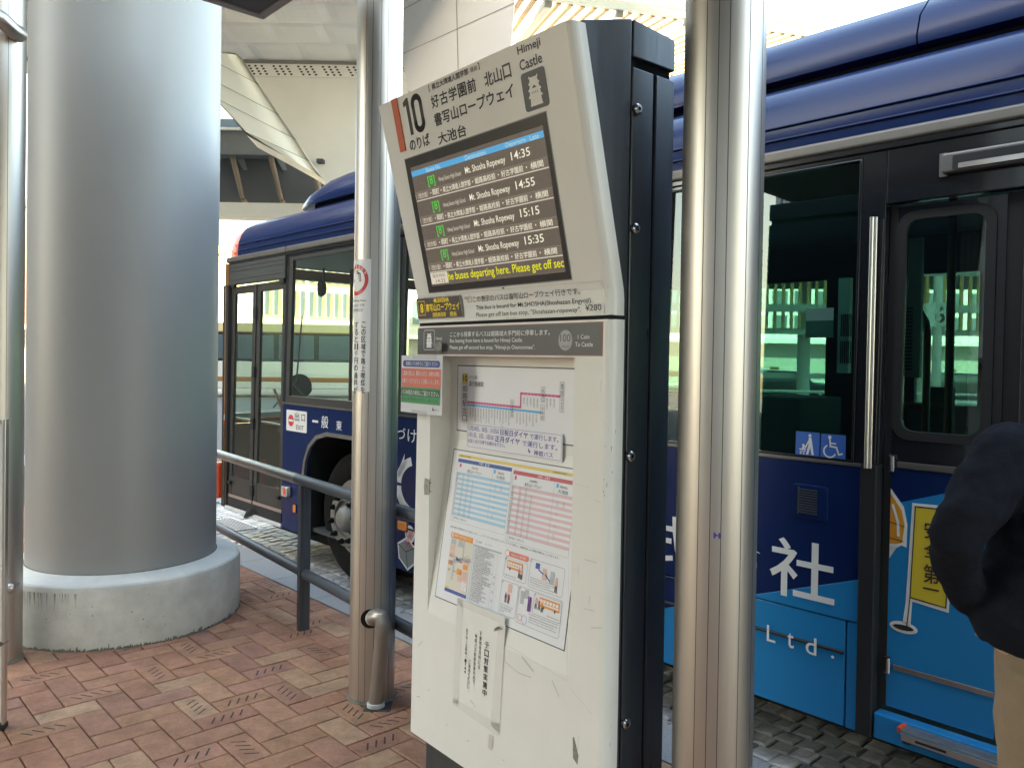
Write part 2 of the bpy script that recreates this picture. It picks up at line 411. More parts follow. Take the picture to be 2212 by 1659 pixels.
# ================================================================== frames of reference
BD = Vector((.923, -1, 0)).normalized(); BA = Vector((-BD.y, BD.x, 0)); BP = Vector((1.391, 3.11, 0))   # kerb / bus direction
BROT = math.atan2(BD.y, BD.x)
def bw(s, d, z=0.0): return BP + BD * s + BA * d + Vector((0, 0, z))
KD = Vector((.82, -1, 0)).normalized(); KROT = math.atan2(KD.y, KD.x); KF = Vector((-0.370, 3.050, 0))

# ================================================================== ground
g = MB(); g.poly([(-300, -300, -.16), (300, -300, -.16), (300, 600, -.16), (-300, 600, -.16)])
struct(g.build('ground', 'pale_paving'))
g = MB(); g.poly([bw(-60, -.21, -.125), bw(40, -.21, -.125), bw(40, 30, -.125), bw(-60, 30, -.125)])
struct(g.build('road', 'asphalt'))
g = MB(); v = [bw(-30, -.495, -.010), bw(30, -.495, -.010), bw(30, -16, -.010), bw(-30, -16, -.010)]
g.poly(v); struct(g.build('pavement_bed', 'mortar'))

# bricks: 90 degree herringbone laid square to the kerb
PAL = [(.40, .205, .13), (.415, .215, .135), (.375, .185, .118), (.385, .195, .13), (.43, .235, .145), (.36, .175, .115), (.41, .215, .128), (.34, .175, .125), (.445, .265, .165)]
a = 0.127; gap = 0.0030
pv = MB(); gr = MB()
def brick(s0, s1, d0, d1, grooved, col, long_s):
    z = random.uniform(-.0016, .0016); tx, ty = random.uniform(-.008, .008), random.uniform(-.008, .008)
    sm, dm = (s0 + s1) / 2, (d0 + d1) / 2
    zz = lambda s, d: z + tx * (s - sm) + ty * (d - dm)
    e = 0.0035
    o = [(s0, d0), (s1, d0), (s1, d1), (s0, d1)]; i = [(s0 + e, d0 + e), (s1 - e, d0 + e), (s1 - e, d1 - e), (s0 + e, d1 - e)]
    v = [bw(p, q, -.02) for p, q in o] + [bw(p, q, zz(p, q) - .003) for p, q in o] + [bw(p, q, zz(p, q)) for p, q in i]
    f = [(k, (k + 1) % 4, 4 + (k + 1) % 4, 4 + k) for k in range(4)] + [(4 + k, 4 + (k + 1) % 4, 8 + (k + 1) % 4, 8 + k) for k in range(4)] + [(8, 9, 10, 11)]
    pv.add(v, f, 0, col)
    if grooved:
        sg = random.choice((-1, 1)); w = .0036
        for k in range(4):
            t = (k - 1.5) * .042
            for (ps, pd) in ((t, 0.0),):
                L = .025
                if long_s: A = (sm + t - L * .7, dm - sg * L); B = (sm + t + L * .7, dm + sg * L)
                else: A = (sm - L, dm + t - sg * L * .7); B = (sm + L, dm + t + sg * L * .7)
                ux, uy = B[0] - A[0], B[1] - A[1]; q = hypot(ux, uy); nx, ny = -uy / q * w, ux / q * w
                gr.poly([bw(p, r, zz(p, r) + .0006) for p, r in ((A[0] - nx, A[1] - ny), (B[0] - nx, B[1] - ny), (B[0] + nx, B[1] + ny), (A[0] + nx, A[1] + ny))])
for i in range(-64, 40):
    for j in range(-1, 46):
        m4 = (i - j) % 4
        if m4 == 0: r = (i, i + 2, j, j + 1)
        elif m4 == 3: r = (i, i + 1, j, j + 2)
        else: continue
        s0, s1 = r[0] * a + gap, r[1] * a - gap
        d1, d0 = -.495 - r[2] * a - gap, -.495 - r[3] * a + gap
        if d1 > -.4965: d1 = -.4985
        if d0 > d1 - .02: continue
        c = bw((s0 + s1) / 2, (d0 + d1) / 2)
        if c.y < -1.5 or c.x < -6.5 or (c - BP).length > 8.5: continue
        col = random.choice(PAL); k = random.uniform(.92, 1.08)
        if random.random() < .012: col = (.13, .135, .14)
        pv.m and None
        brick(s0, s1, d0, d1, random.random() < .30, tuple(q * k for q in col), m4 == 0)
o = pv.build('pavement', ['brick'], recalc=True); struct(o)
struct(gr.build('pavement_grooves', 'groove'))

# kerb slabs
kb = MB(); s = -16.0
while s < 9:
    L = .60; kb.prism([(-.490, -.3), (-.206, -.3), (-.206, -.012), (-.214, -.001), (-.490, .002)], lambda d, z, s=s: bw(s + .003, d, z), lambda d, z, s=s, L=L: bw(s + L - .003, d, z)); s += L
struct(kb.build('kerb', 'granite'))
kj = MB(); kj.poly([bw(-16, -.490, -.006), bw(9, -.490, -.006), bw(9, -.21, -.006), bw(-16, -.21, -.006)])
struct(kj.build('kerb_joint', 'concrete_top'))

# setts of the bus bay
st = MB(); u = .104
for i in range(-112, 26):
    for j in range(0, 19):
        off = (.5 if j % 2 else 0)
        d0 = -.198 + j * .112 + random.uniform(-.004, .004); s0 = (i + off * .6) * u + random.uniform(-.005, .005)
        rough = j >= 7 and j < 11 and i < -30
        g_ = .007; s1, d1 = s0 + u - g_, d0 + .112 - g_
        k = random.uniform(.75, 1.15); col = tuple(k * c for c in random.choice(((.44, .44, .435), (.38, .38, .375), (.45, .43, .40), (.34, .345, .34))))
        hz = -.104 + random.uniform(-.004, .004) + (random.uniform(-.016, .010) if rough else 0)
        e = .012 if not rough else .03
        jit = (lambda: random.uniform(-.010, .010)) if rough else (lambda: random.uniform(-.002, .002))
        o4 = [(s0 + jit(), d0 + jit()), (s1 + jit(), d0 + jit()), (s1 + jit(), d1 + jit()), (s0 + jit(), d1 + jit())]
        cs, cd = (s0 + s1) / 2, (d0 + d1) / 2
        i4 = [(p + (cs - p) * e / .05, q + (cd - q) * e / .05) for p, q in o4]
        tl = random.uniform(-.004, .004) * (4 if rough else 1)
        v = [bw(p, q, -.15) for p, q in o4] + [bw(p, q, hz - .007) for p, q in o4] + [bw(p, q, hz + tl * (1 if n % 3 else -1)) for n, (p, q) in enumerate(i4)]
        f = [(n, (n + 1) % 4, 4 + (n + 1) % 4, 4 + n) for n in range(4)] + [(4 + n, 4 + (n + 1) % 4, 8 + (n + 1) % 4, 8 + n) for n in range(4)] + [(8, 9, 10, 11)]
        st.add(v, f, 0, col)
struct(st.build('bus_bay_paving', 'sett'))
g = MB(); g.box(0, .62, 0, .42, 0, .02, 0)
for k in range(14): g.box(.02, .60, .025 + k * .028, .037 + k * .028, .02, .024, 1)
c = bw(-6.75, -.02, -.112); o = g.build('drain_grating', ['sticker_white', 'trim_dull']); o.location = c; o.rotation_euler = (0, 0, BROT)
tag(o, 'pale ribbed drain cover let into the setts beside the bus front door', 'drain cover')

# ================================================================== big round column
ccx, ccy = -2.372, 4.951
col = empty('round_column', (ccx, ccy, 0), 0, 'thick grey metal clad round column on a low concrete drum', 'column')
m = MB(); m.lathe([(.53, .352), (.53, 8.2)], 96); m.build('shaft', 'column_paint', col, smooth=40)
m = MB(); m.lathe([(.02, -.05), (.677, -.05), (.677, .315), (.668, .338), (.655, .345)], 96, mi=0)
m.lathe([(.655, .345), (.53, .372), (.02, .372)], 96, mi=1)
rs = random.Random(3)
m.build('concrete_base', ['concrete', 'concrete_top'], col, smooth=40)
m = MB()
for k in range(800):                                                # dirt line and run marks on the drum
    t = radians(rs.uniform(-175, 15)); h = abs(rs.gauss(0, .009)) + .003; w = rs.uniform(.008, .03); r = .6786
    m.poly([(r * cos(t), r * sin(t), .0), (r * cos(t + w), r * sin(t + w), .0), (r * cos(t + w * .8), r * sin(t + w * .8), h), (r * cos(t + w * .2), r * sin(t + w * .2), h * rs.uniform(.5, 1))])
for k in range(34):
    t = radians(rs.gauss(-103, 8)); h = rs.uniform(.03, .13); w = rs.uniform(.002, .006); r = .6782; z0 = .312
    m.poly([(r * cos(t), r * sin(t), z0), (r * cos(t + w), r * sin(t + w), z0), (r * cos(t + w * .6), r * sin(t + w * .6), z0 - h)])
for k in range(26):
    t = radians(rs.uniform(-140, 5)); z = rs.uniform(.06, .30); q = rs.uniform(.002, .005); r = .6784
    m.poly([(r * cos(t), r * sin(t), z), (r * cos(t + q / r * 2), r * sin(t + q / r * 2), z), (r * cos(t + q / r), r * sin(t + q / r), z + q * 2)])
m.build('weather_stain', 'stain', col)
m = MB(); m.lathe([(.531, .362), (.537, .364), (.537, .371), (.531, .374)], 96); m.build('seal', 'stain', col)

# ================================================================== canopy poles
def pole_mesh(R, h):
    m = MB(); return m.lathe([(R, -.02), (R, h)], 96)
def pole(x, y, R, label, seams):
    p = empty('canopy_pole', (x, y, 0), 0, label, 'pole', 'stainless poles of the stop canopy')
    pole_mesh(R, 4.3).build('shaft', 'steel', p, smooth=60)
    m = MB()
    for t in seams:
        a_ = radians(t); w = .0011 / R; m.poly([((R + .0004) * cos(a_ - w), (R + .0004) * sin(a_ - w), .0), ((R + .0004) * cos(a_ + w), (R + .0004) * sin(a_ + w), .0), ((R + .0004) * cos(a_ + w), (R + .0004) * sin(a_ + w), 4.3), ((R + .0004) * cos(a_ - w), (R + .0004) * sin(a_ - w), 4.3)])
    m.build('seam', 'steel_seam', p)
    m = MB(); m.lathe([(R + .001, .0), (R + .010, .001), (R + .006, .010), (R + .001, .012)], 60); m.build('base_seal', 'stain', p, smooth=40)
    return p
P1 = pole(-.640, 3.785, .106, 'stainless pole with the no-smoking sticker, left of the kiosk', (245, 262, 283, 300, 325, 20, 120))
P2 = pole(.572, 2.225, .109, 'stainless pole with a blue pen mark, right of the kiosk', (230, 247, 262, 291, 318, 20, 120))
P3 = pole(-2.64, 4.16, .105, 'stainless pole at the left edge, beside the concrete drum', (250, 285, 315, 20, 120))
m = MB(); m.tube([(.05, -.07, 3.30), (.06, -.14, 3.30), (.07, -.26, 3.33), (.10, -.45, 3.38)], .042, 18); m.build('bracket', 'steel_dull', P1, smooth=40)
m = MB(); c = at(8, 45, 4.02) - Vector((-2.64, 4.16, 0)); m.tube([c + Vector((-.40, -.16, .03)), c + Vector((-.05, -.10, .015)), c + Vector((.005, -.03, -.004)), c + Vector((.02, .03, -.03)), c + Vector((.02, .10, -.03))], .040, 18); m.build('bracket', 'steel_dull', P3, smooth=40)
m = MB(); c = at(22, 1270, 4.05) - Vector((-2.64, 4.16, 0)); m.lathe([(.001, -.022), (.018, -.018), (.027, -.004), (.026, .008), (.016, .022), (.014, .06)], 24, ax=(c, (0, 1, 0))); m.build('knob', 'steel_dull', P3, smooth=50)
m = MB()
def cylfn(R, t0): return lambda s, z: (R * cos(t0 + s / R), R * sin(t0 + s / R), z)
f = cylfn(.1093, radians(257)); m.text(f, 'I', -.009, .009, 1.135, 1.150, 0); m.flat(f, [(-.006, 1.141), (.011, 1.139), (.011, 1.144), (-.006, 1.146)])
m.build('pen_mark', 'ink_blue', P2)

# drain pipe at the foot of the middle pole
dp = empty('drain_pipe', (-.600, 3.700, 0), 0, 'bronze drain pipe leaning out of the foot of the pole', 'pipe')
top = at(829, 1338, 3.62) - Vector((-.6, 3.7, 0)); sx = at(800, 1336, 3.68) - Vector((-.6, 3.7, 0)); bot = at(812, 1520, 3.66) - Vector((-.6, 3.7, 0)); bot.z = .0
m = MB(); pts = [bot, bot.lerp(top, .5), bot.lerp(top, .84)]
m.tube(pts, .0335, 24, 0); m.build('pipe', 'pvc', dp, smooth=40)
e0 = bot.lerp(top, .83); e1 = top + Vector((0, 0, .012)); m = MB(); m.tube([e0, bot.lerp(top, .93), e1.lerp(sx, .12) + Vector((0, 0, .0)), e1.lerp(sx, .45) + Vector((0, 0, .006)), e1.lerp(sx, .80) + Vector((0, 0, .002))], [.0355, .0365, .037, .0365, .0365], 24); m.build('elbow', 'pvc', dp, smooth=50)
m = MB(); m.tube([e1.lerp(sx, .78), e1.lerp(sx, .98)], .030, 20); m.tube([e1.lerp(sx, .98), sx + (sx - e1) * .25 + Vector((0, .02, 0))], .014, 16); m.build('spigot', 'pvc_cream', dp, smooth=40)
m = MB(); m.lathe([(.036, .004), (.041, .006), (.041, .022), (.037, .026), (.034, .024)], 30, c=(bot.x, bot.y)); m.build('collar', 'pvc_collar', dp, smooth=40)
m = MB(); m.box(bot.x - .05, bot.x + .07, bot.y - .05, bot.y + .06, -.004, .005); m.build('foot_plate', 'plinth', dp, bevel=.003)
m = MB(); d = (Vector((sx.x, sx.y, 0)) + Vector((-.6, 3.7, 0)) - Vector((-.64, 3.785, 0))).normalized(); cc = Vector((-.64, 3.785, sx.z)) + d * .1045 - Vector((-.6, 3.7, 0))
m.lathe([(.001, .0), (.044, .0), (.044, .004), (.001, .005)], 30, ax=(cc, d)); m.build('wall_hole', 'dark_hole', dp)

# ================================================================== railing
RD = Vector((.78, -1, 0)).normalized(); RP = Vector((-1.199, 4.690, 0)); RROT = math.atan2(RD.y, RD.x)
rl = empty('railing', RP, RROT, 'dark grey two-bar railing between the column and the kiosk', 'railing')
m = MB(); m.tube([(-3.2, 0, .868), (-.1, 0, .868)], .031, 20, 0); m.tube([(-.1, 0, .868), (2.2, 0, .868)], .0312, 20, 1)
m.build('top_rail', ['rail_worn', 'rail_grey'], rl, smooth=40)
m = MB(); m.tube([(-3.2, .0, .335), (-.028, .0, .335)], .030, 20, 0); m.tube([(.028, .0, .330), (2.2, 0, .330)], .030, 20, 0); m.build('lower_rail', ['rail_grey'], rl, smooth=40)
for k, px in enumerate((0.0, 1.55, -2.4)):
    m = MB(); m.box(px - .020, px + .020, -.033, .033, -.01, .842); m.box(px - .024, px + .024, -.012, .012, -.01, .838, 0); m.build('post', 'rail_grey', rl, bevel=.004)

# ================================================================== canopy roof over the stop (only its far corner is in the picture)
cn = at(560, 30, 4.0)
cr = empty('stop_canopy', (cn.x, cn.y, cn.z), BROT, 'dark flat canopy corner jutting in at the top, right of the column', 'canopy')
m = MB(); m.box(-.0, 9.0, -3.2, .0, .0, .10, 0); m.build('roof_panel', ['canopy_dark'], cr, bevel=.004)
m = MB(); m.box(-.045, -.002, -3.2, .045, -.006, .13); m.box(-.002, 9.0, .002, .045, -.006, .13); m.build('edge_trim', 'canopy_edge', cr, bevel=.004)

# white board at the left edge
q = at(12, 1588, 3.40); nb = empty('notice_board', (q.x, 3.40, 0), radians(12), 'white standing notice board cut off by the left edge', 'sign')
zt = at(10, 905, 3.40).z
m = MB(); m.box(-.72, -.012, -.012, .012, .03, zt - .02); m.build('panel', 'white_plain', nb)
m = MB(); m.box(-.012, .0, -.018, .018, .02, zt); m.box(-.72, -.012, -.018, .018, zt - .02, zt); m.build('edge_strip', 'alu', nb, bevel=.003)
m = MB(); m.box(-.03, .003, -.022, .022, .0, .022); m.build('foot', 'rubber', nb, bevel=.002)
m = MB(); zz = at(8, 1388, 3.40).z; m.add([(-.05, -.014, zz - .03), (.004, -.02, zz + .004), (.004, .02, zz + .004), (-.05, .014, zz - .03), (-.05, -.014, zz + .02), (-.05, .014, zz + .02)], [(0, 1, 4), (3, 5, 2), (0, 3, 2, 1), (1, 2, 5, 4), (0, 4, 5, 3)]); m.build('corner_clip', 'trim_dull', nb)
# ================================================================== information kiosk
KW = 1.019
ks = empty('information_kiosk', KF, KROT, 'white bus stop totem with tilted departure screen and timetable, dark blue-grey sides', 'bus stop totem')
ZK, TY, TZ = 1.79, -.172, .717; TL = hypot(TY, TZ)
def xl(z): return .0215 * max(0, min(1, (z - .18) / 1.55))
def hp(x, t, o=0.0):
    """a point of the leaning head face: x across, t up the slope, o proud of it"""
    return (x, TY * t / TL - .9725 * o, ZK + TZ * t / TL - .233 * o)
def hf(o): return lambda x, t: hp(x, t, o)
def ff(o):
    def f(x, z): return (x, (-o if z < ZK - .02 else -o - (z - ZK + .02) * .20), z)
    return f
def kf(o): return lambda x, z: (x, -o, z)

# plinth
m = MB(); m.prism([(.075, .055), (.09, .035), (.96, .035), (.975, .055), (.975, .245), (.075, .245)], lambda x, y: (x, y, -.005), lambda x, y: (x, y, .21)); m.build('plinth', 'plinth', ks, bevel=.004)

# lower white shell with a recess whose floor slopes out to the front face
RX0, RX1, RZ0, RZ1, RZM, RDp = .113, .874, .66, .1607 * 10, 1.30, .090
def arc(z, n=6, r=.030, back=.055):
    return [(KW - r + r * sin(pi / 2 * k / n), r - r * cos(pi / 2 * k / n), z) for k in range(n + 1)] + [(KW, back, z)]
def shell_ring(z, x0): return [(x0 + .0, .055, z), (x0, .012, z), (x0 + .004, .003, z), (x0 + .012, 0, z)] + arc(z)
m = MB(); L = MB()
zs = [.18, RZ0, RZ1, 1.716]
for z0, z1 in zip(zs, zs[1:]):
    A, B = shell_ring(z0, xl(z0)), shell_ring(z1, xl(z1)); n = len(A)
    for k in range(n - 1):
        if k == 3 and z0 == RZ0:
            m.poly([A[3], (RX0, 0, z0), (RX0, 0, z1), B[3]]); m.poly([(RX1, 0, z0), A[4], B[4], (RX1, 0, z1)])
        else: m.poly([A[k], A[k + 1], B[k + 1], B[k]])
for z in (.18, 1.716):
    A = shell_ring(z, xl(z)); m.poly(A)
m.poly([(RX0, 0, RZ0), (RX0, RDp, RZM), (RX0, RDp, RZ1), (RX0, 0, RZ1)]); m.poly([(RX1, 0, RZ0), (RX1, RDp, RZM), (RX1, RDp, RZ1), (RX1, 0, RZ1)])
m.poly([(RX0, 0, RZ1), (RX1, 0, RZ1), (RX1, RDp, RZ1), (RX0, RDp, RZ1)]); m.poly([(RX0, RDp, RZM), (RX1, RDp, RZM), (RX1, RDp, RZ1), (RX0, RDp, RZ1)])
m.poly([(RX0, 0, RZ0), (RX1, 0, RZ0), (RX1, RDp, RZM), (RX0, RDp, RZM)])
low = m.build('lower_panel', 'white_shell', ks, smooth=30)
RL = hypot(RDp, RZM - RZ0)
def sf(o):                                                            # sloping recess floor
    ny, nz = -(RZM - RZ0) / RL, RDp / RL
    return lambda x, t: (x, RDp * t / RL + ny * o, RZ0 + (RZM - RZ0) * t / RL + nz * o)
def bf(o): return lambda x, z: (x, RDp - o, z)                        # upright recess back

# head shell
m = MB()
def head_ring(t, z=None):
    r = .032; n = 6; o = []
    x0 = .0215 * (1 - max(0, t) / TL)
    base = (lambda x, dn: (lambda p: (p[0], p[1] + dn, p[2]))(hp(x, t))) if t >= 0 else (lambda x, dn: (x, dn, z))
    o = [base(x0, .052), base(x0, .010), base(x0 + .005, .002), base(x0 + .013, 0)]
    o += [base(KW - r + r * sin(pi / 2 * k / n), r - r * cos(pi / 2 * k / n)) for k in range(n + 1)] + [base(KW, .052)]
    return o
rings = [head_ring(-1, 1.7275), head_ring(-1, 1.772), head_ring(.012), head_ring(.03), head_ring(TL)]
for A, B in zip(rings, rings[1:]):
    for k in range(len(A) - 1): m.poly([A[k], A[k + 1], B[k + 1], B[k]])
m.poly(rings[0]); m.poly(rings[-1]); m.build('head_panel', 'white_shell', ks, smooth=28)
m = MB(); m.box(xl(1.72) + .006, KW - .004, .004, .06, 1.7155, 1.728); m.build('head_gap', 'casing_gap', ks)

# dark side casing
m = MB()
CX0, CX1 = .03, KW - .004
side = lambda x: (lambda y, z: (x, y, z))
m.prism([(.053, 1.73), (.0695, 1.73), (.0695, 2.574), (-.126, 2.517), (-.129, 2.508), (.053, 1.778)], side(CX0), side(CX1))
for xa_, xb_ in ((.885, CX1), (CX0, .105)):
    m.prism([(.056, .02), (.0695, .02), (.0695, 1.73), (.056, 1.73)], side(xa_), side(xb_))
    m.prism([(.076, .02), (.168, .02), (.168, 2.440), (.076, 2.440)], side(xa_), side(xb_ - .001))
m.prism([(.178, .02), (.262, .02), (.262, 2.440), (.178, 2.440)], side(CX0), side(CX1 - .001))
m.prism([(.076, 2.468), (.262, 2.468), (.262, 2.556), (.256, 2.562), (.080, 2.575), (.076, 2.57)], side(CX0), side(CX1 - .001))
m.build('side_casing', 'casing', ks, bevel=.004)
m = MB(); m.box(CX0 + .01, CX1 - .012, .10, .25, .03, 2.53); m.box(.89, CX1 - .012, .06, .25, .03, 2.53); m.build('casing_core', 'casing_gap', ks)
m = MB()
for y, z in ((.062, 2.33), (.058, 2.20), (.05, 2.02)): m.disc(lambda a, b: (CX1 + .0008, a, b), y, z, .006); 
m.build('screw', 'plinth', ks)
for z in (2.32, 1.978, 1.325, .552):
    m = MB(); c = (CX1 - .001, .092 if z > 1.5 else .088, z)
    m.lathe([(.0155, 0), (.0165, .004), (.0155, .011), (.011, .015), (.001, .0155)], 28, ax=(c, (1, 0, 0))); lk = m.build('lock', 'chrome', ks, smooth=35)
    m = MB(); m.prism([(c[1] + .0042 * cos(t), c[2] + .006 * sin(t)) for t in [2 * pi * k / 12 for k in range(12)]], lambda a, b: (c[0] + .015, a, b), lambda a, b: (c[0] + .0164, a, b)); m.build('keyhole', 'dark_hole', lk)

# ---- heading on the head face
f = hf(.0008); f2 = hf(.0016)
m = MB(); m.prism([(.097, .556), (.1345, .556), (.1345, .738), (.097, .738)], hf(.0005), hf(.004)); m.build('stop_marker', 'orange_red', ks, bevel=.001)
m = MB(); b = .026
m.flat(f, [(.1795, .5995), (.1985, .5995), (.1985, .7235), (.1865, .7235), (.1640, .7130), (.1640, .6965), (.1795, .7010)]); m.line(f, rr(.2215, .2680, .608, .7145, .0225, 8), .0185, 0, True)
m.text(f, 'のりば', .160, .285, .5475, .588, 0, b)
m.text(f, '[', .330, .337, .711, .7305, 0, b); m.text(f, ']', .603, .610, .711, .7305, 0, b)
m.text(f, '県立大環境人間学部', .349, .552, .7115, .731, 0, .022); m.text(f, '経由', .563, .596, .713, .728, 0, .006)
[m.text(f, ch, x0, x0 + .044, .6545, .6965, 0, .024) for ch, x0 in zip('好古学園前', (.331, .382, .433, .484, .534))]
m.text(f, '書写山ロープウェイ', .331, .748, .5965, .639, 0, .024)
m.text(f, '大池台', .333, .492, .536, .575, 0, b)
for c, (p, q) in zip('北山口', ((.621, .664), (.668, .706), (.712, .749))): m.text(f, c, p, q, .6535, .6955, 1, b)
m.text(f, 'Himeji', .789, .889, .697, .7265, 1, .022); m.text(f, 'Castle', .789, .886, .6585, .688, 1, .022)
m.build('heading_lettering', ['ink', 'ink_grey'], ks)
m = MB(); m.rrect(f, .786, .890, .542, .650, .011); cp = m.build('castle_pictogram', 'plate_grey', ks)
def castle(m, fn, cx, z0, z1, hw, mi=0, hole=1):
    H = z1 - z0
    L = [(.43, 0), (.39, .12), (.37, .26), (.50, .29), (.45, .34), (.38, .39), (.37, .49), (.46, .515), (.40, .57), (.33, .61), (.31, .70), (.40, .73), (.34, .78), (.28, .81), (.27, .90), (.33, .93), (.30, .985), (.265, 1.0), (.22, .95)]
    pts = [(cx + x * hw * 2, z0 + y * H) for x, y in L] + [(cx - x * hw * 2, z0 + y * H) for x, y in reversed(L)]
    m.flat(fn, pts, mi)
def castle_marks(m, fn, cx, z0, z1, hw, mi=0):
    H = z1 - z0; w = hw * 2
    m.flat(fn, [(cx - .17 * w, z0 + .60 * H), (cx + .17 * w, z0 + .60 * H), (cx, z0 + .70 * H)], mi)
    for k in range(4): m.rect(fn, cx + (-.18 + .12 * k - .018) * w, cx + (-.18 + .12 * k + .018) * w, z0 + .42 * H, z0 + .485 * H, mi)
m = MB(); castle(m, hf(.0016), .838, .553, .636, .031); m.build('castle_figure', 'white_shell', cp)
m = MB(); castle_marks(m, hf(.0024), .838, .553, .634, .031); m.build('castle_windows', 'plate_grey', cp)

# ---- departure display
m = MB(); m.prism([(.112, .0455), (.870, .0455), (.870, .530), (.112, .530)], hf(.0003), hf(.0018), 1); m.prism([(.1155, .049), (.8665, .049), (.8665, .5265), (.1155, .5265)], hf(.001), hf(.0032), 0)
dsp = m.build('departure_display', ['bezel', 'frame_line'], ks)
g1, g2, g3 = hf(.0038), hf(.0044), hf(.005)
m = MB(); m.rect(g1, .143, .851, .071, .494); m.build('lit_screen', 'lit_dark', dsp)
m = MB(); m.rect(g2, .145, .849, .461, .480); m.build('header_bar', 'lit_blue', dsp)
rows = [(.376, '14:35'), (.289, '14:55'), (.2045, '15:15'), (.121, '15:35')]
m = MB()
for z, t in rows: m.rect(g2, .147, .850, z + .0025, z + .029)
m.build('stops_row', 'lit_row', dsp)
m = MB()
m.text(g3, 'Route No.', .238, .326, .4625, .4775); m.text(g3, 'Destination', .466, .575, .4625, .4775); m.text(g3, 'Departure', .676, .769, .4605, .4775); m.text(g3, 'Late', .788, .828, .4625, .4775)
m.build('header_lettering', 'lit_paleblue', dsp)
m = MB(); wl = MB(); gl = MB()
for z, t in rows:
    m.text(g3, 'Mt. Shosha Ropeway', .455, .663, z + .039, z + .067, 0, .004); m.text(g3, t, .692, .780, z + .046, z + .071, 0, .006)
    wl.text(g3, 'Himeji Senior High School', .302, .430, z + .041, z + .060, 0); 
    wl.text(g3, '（西方面）', .162, .222, z + .006, z + .0245, 0, .004)
    for tx, p, q in (('・', .240, .244), ('岡町', .253, .293), ('・', .303, .307), ('県立大環境人間学部', .316, .473), ('・', .483, .487), ('姫路高校前', .497, .603), ('・', .617, .621), ('好古学園前', .633, .738), ('・', .752, .756), ('横関', .772, .829)):
        if tx == '・': m.disc(g3, p + .002, z + .016, .0026)
        else: m.text(g3, tx, p, q, z + .0055, z + .0255, 0, .004)
    gl.text(g3, '[8]', .237, .279, z + .035, z + .073, 0, .004)
    wl.rect(g3, .147, .1485, z + .006, z + .024)
m.build('white_lettering', 'lit_white', dsp); wl.build('small_lettering', 'lit_tile', dsp); gl.build('route_number', 'lit_green', dsp)
m = MB(); th = MB()
for z, t in rows: m.rect(g2, .147, .850, z - .0022, z + .0014); th.rect(g3, .147, .850, z + .0288, z + .0298)
m.build('divider', 'lit_line', dsp); th.build('row_line', 'lit_thin', dsp)
m = MB(); m.rect(g2, .147, .252, .0775, .117); m.build('clock_tile', 'lit_tile', dsp)
m = MB(); m.text(g3, '現在時刻', .160, .238, .099, .113); m.text(g3, '14:32', .176, .236, .081, .0945); m.build('clock_lettering', 'lit_dark', dsp)
m = MB(); m.text(g3, 'he buses departing here. Please get off sec', .256, .8495, .0775, .113, 0, .008); m.build('ticker_lettering', 'lit_yellow', dsp)
m = MB(); m.disc(f, .544, .040, .006, .0022); m.build('screen_pinhole', 'dark_hole', ks)

# ---- LED plate and guidance
LT = lambda o: (lambda x, z: (x, -.004 - o - (z - 1.742) * .115, z))
m = MB(); m.prism([(.0285, 1.741), (.318, 1.741), (.306, 1.8195), (.026, 1.8195)], LT(-.02), LT(.0), 1); m.prism([(.034, 1.7445), (.313, 1.7445), (.302, 1.8165), (.0305, 1.8165)], LT(.0), LT(.001), 0)
led = m.build('led_plate', ['led_back', 'frame_line'], ks)
q = LT(.0016); m = MB()
m.text(q, 'Mt.SHOSHA', .146, .240, 1.7985, 1.8145, 0, .01); m.text(q, '書写山ロープウェイ', .090, .301, 1.768, 1.796, 0, .012); m.text(q, '姫路高校前', .130, .214, 1.747, 1.764, 0, .006); m.text(q, '経由', .240, .279, 1.747, 1.764, 0, .006)
m.text(q, '8', .052, .072, 1.764, 1.799, 0, .04); m.line(q, [(.040, 1.756), (.083, 1.756), (.082, 1.807), (.037, 1.807)], .0018, 0, True)
m.build('led_lettering', 'led_amber', led)
q = ff(.0009); m = MB()
m.text(q, 'この表示のバスは書写山ロープウェイ行きです。', .375, .898, 1.7905, 1.8105, 0, .004)
m.text(q, 'This bus is bound for Mt.SHOSHA(Shoshazan Engyoji).', .386, .944, 1.7605, 1.7795, 0, .002); m.text(q, 'Please get off last bus stop, "Shoshazan-ropeway".', .387, .897, 1.736, 1.755, 0, .002)
hl = [(.330, 1.8075), (.336, 1.8105), (.352, 1.8085), (.3545, 1.812), (.366, 1.811), (.369, 1.7935), (.346, 1.792), (.343, 1.796), (.345, 1.7985), (.341, 1.8015), (.344, 1.8045), (.331, 1.8045)]
m.line(q, hl, .0013, 0, True); m.line(q, [(.345, 1.7985), (.352, 1.7985)], .0011); m.line(q, [(.344, 1.8035), (.352, 1.803)], .0011)
m.build('guidance_lettering', 'ink', ks)
m = MB()
for p0, p1 in (((.022, 1.826), (.985, 1.824)), ((.985, 1.824), (.992, 1.745))): m.line(ff(.0012), [p0, p1], .0010)
m.build('sticker_edge', 'scuff_soft', ks)
m = MB(); rs = random.Random(5)
m.flat(ff(.0016), [(.934, 1.7335), (.990, 1.7315), (.994, 1.742), (.985, 1.7675), (.938, 1.7635), (.930, 1.745)], 0); pt = m.build('price_tape', 'paper_old', ks)
m = MB(); m.text(ff(.0022), '¥280', .916, .982, 1.7415, 1.760, 0, .004)
for k in range(9): m.line(ff(.0023), [(rs.uniform(.935, .985), rs.uniform(1.733, 1.763)) for _ in range(2)], .0006)
m.build('price_lettering', 'ink_grey', pt)
m = MB(); m.text(ff(.0012), '〜・〜', .55, .60, 1.7295, 1.7325); m.build('smudge', 'scuff', ks)

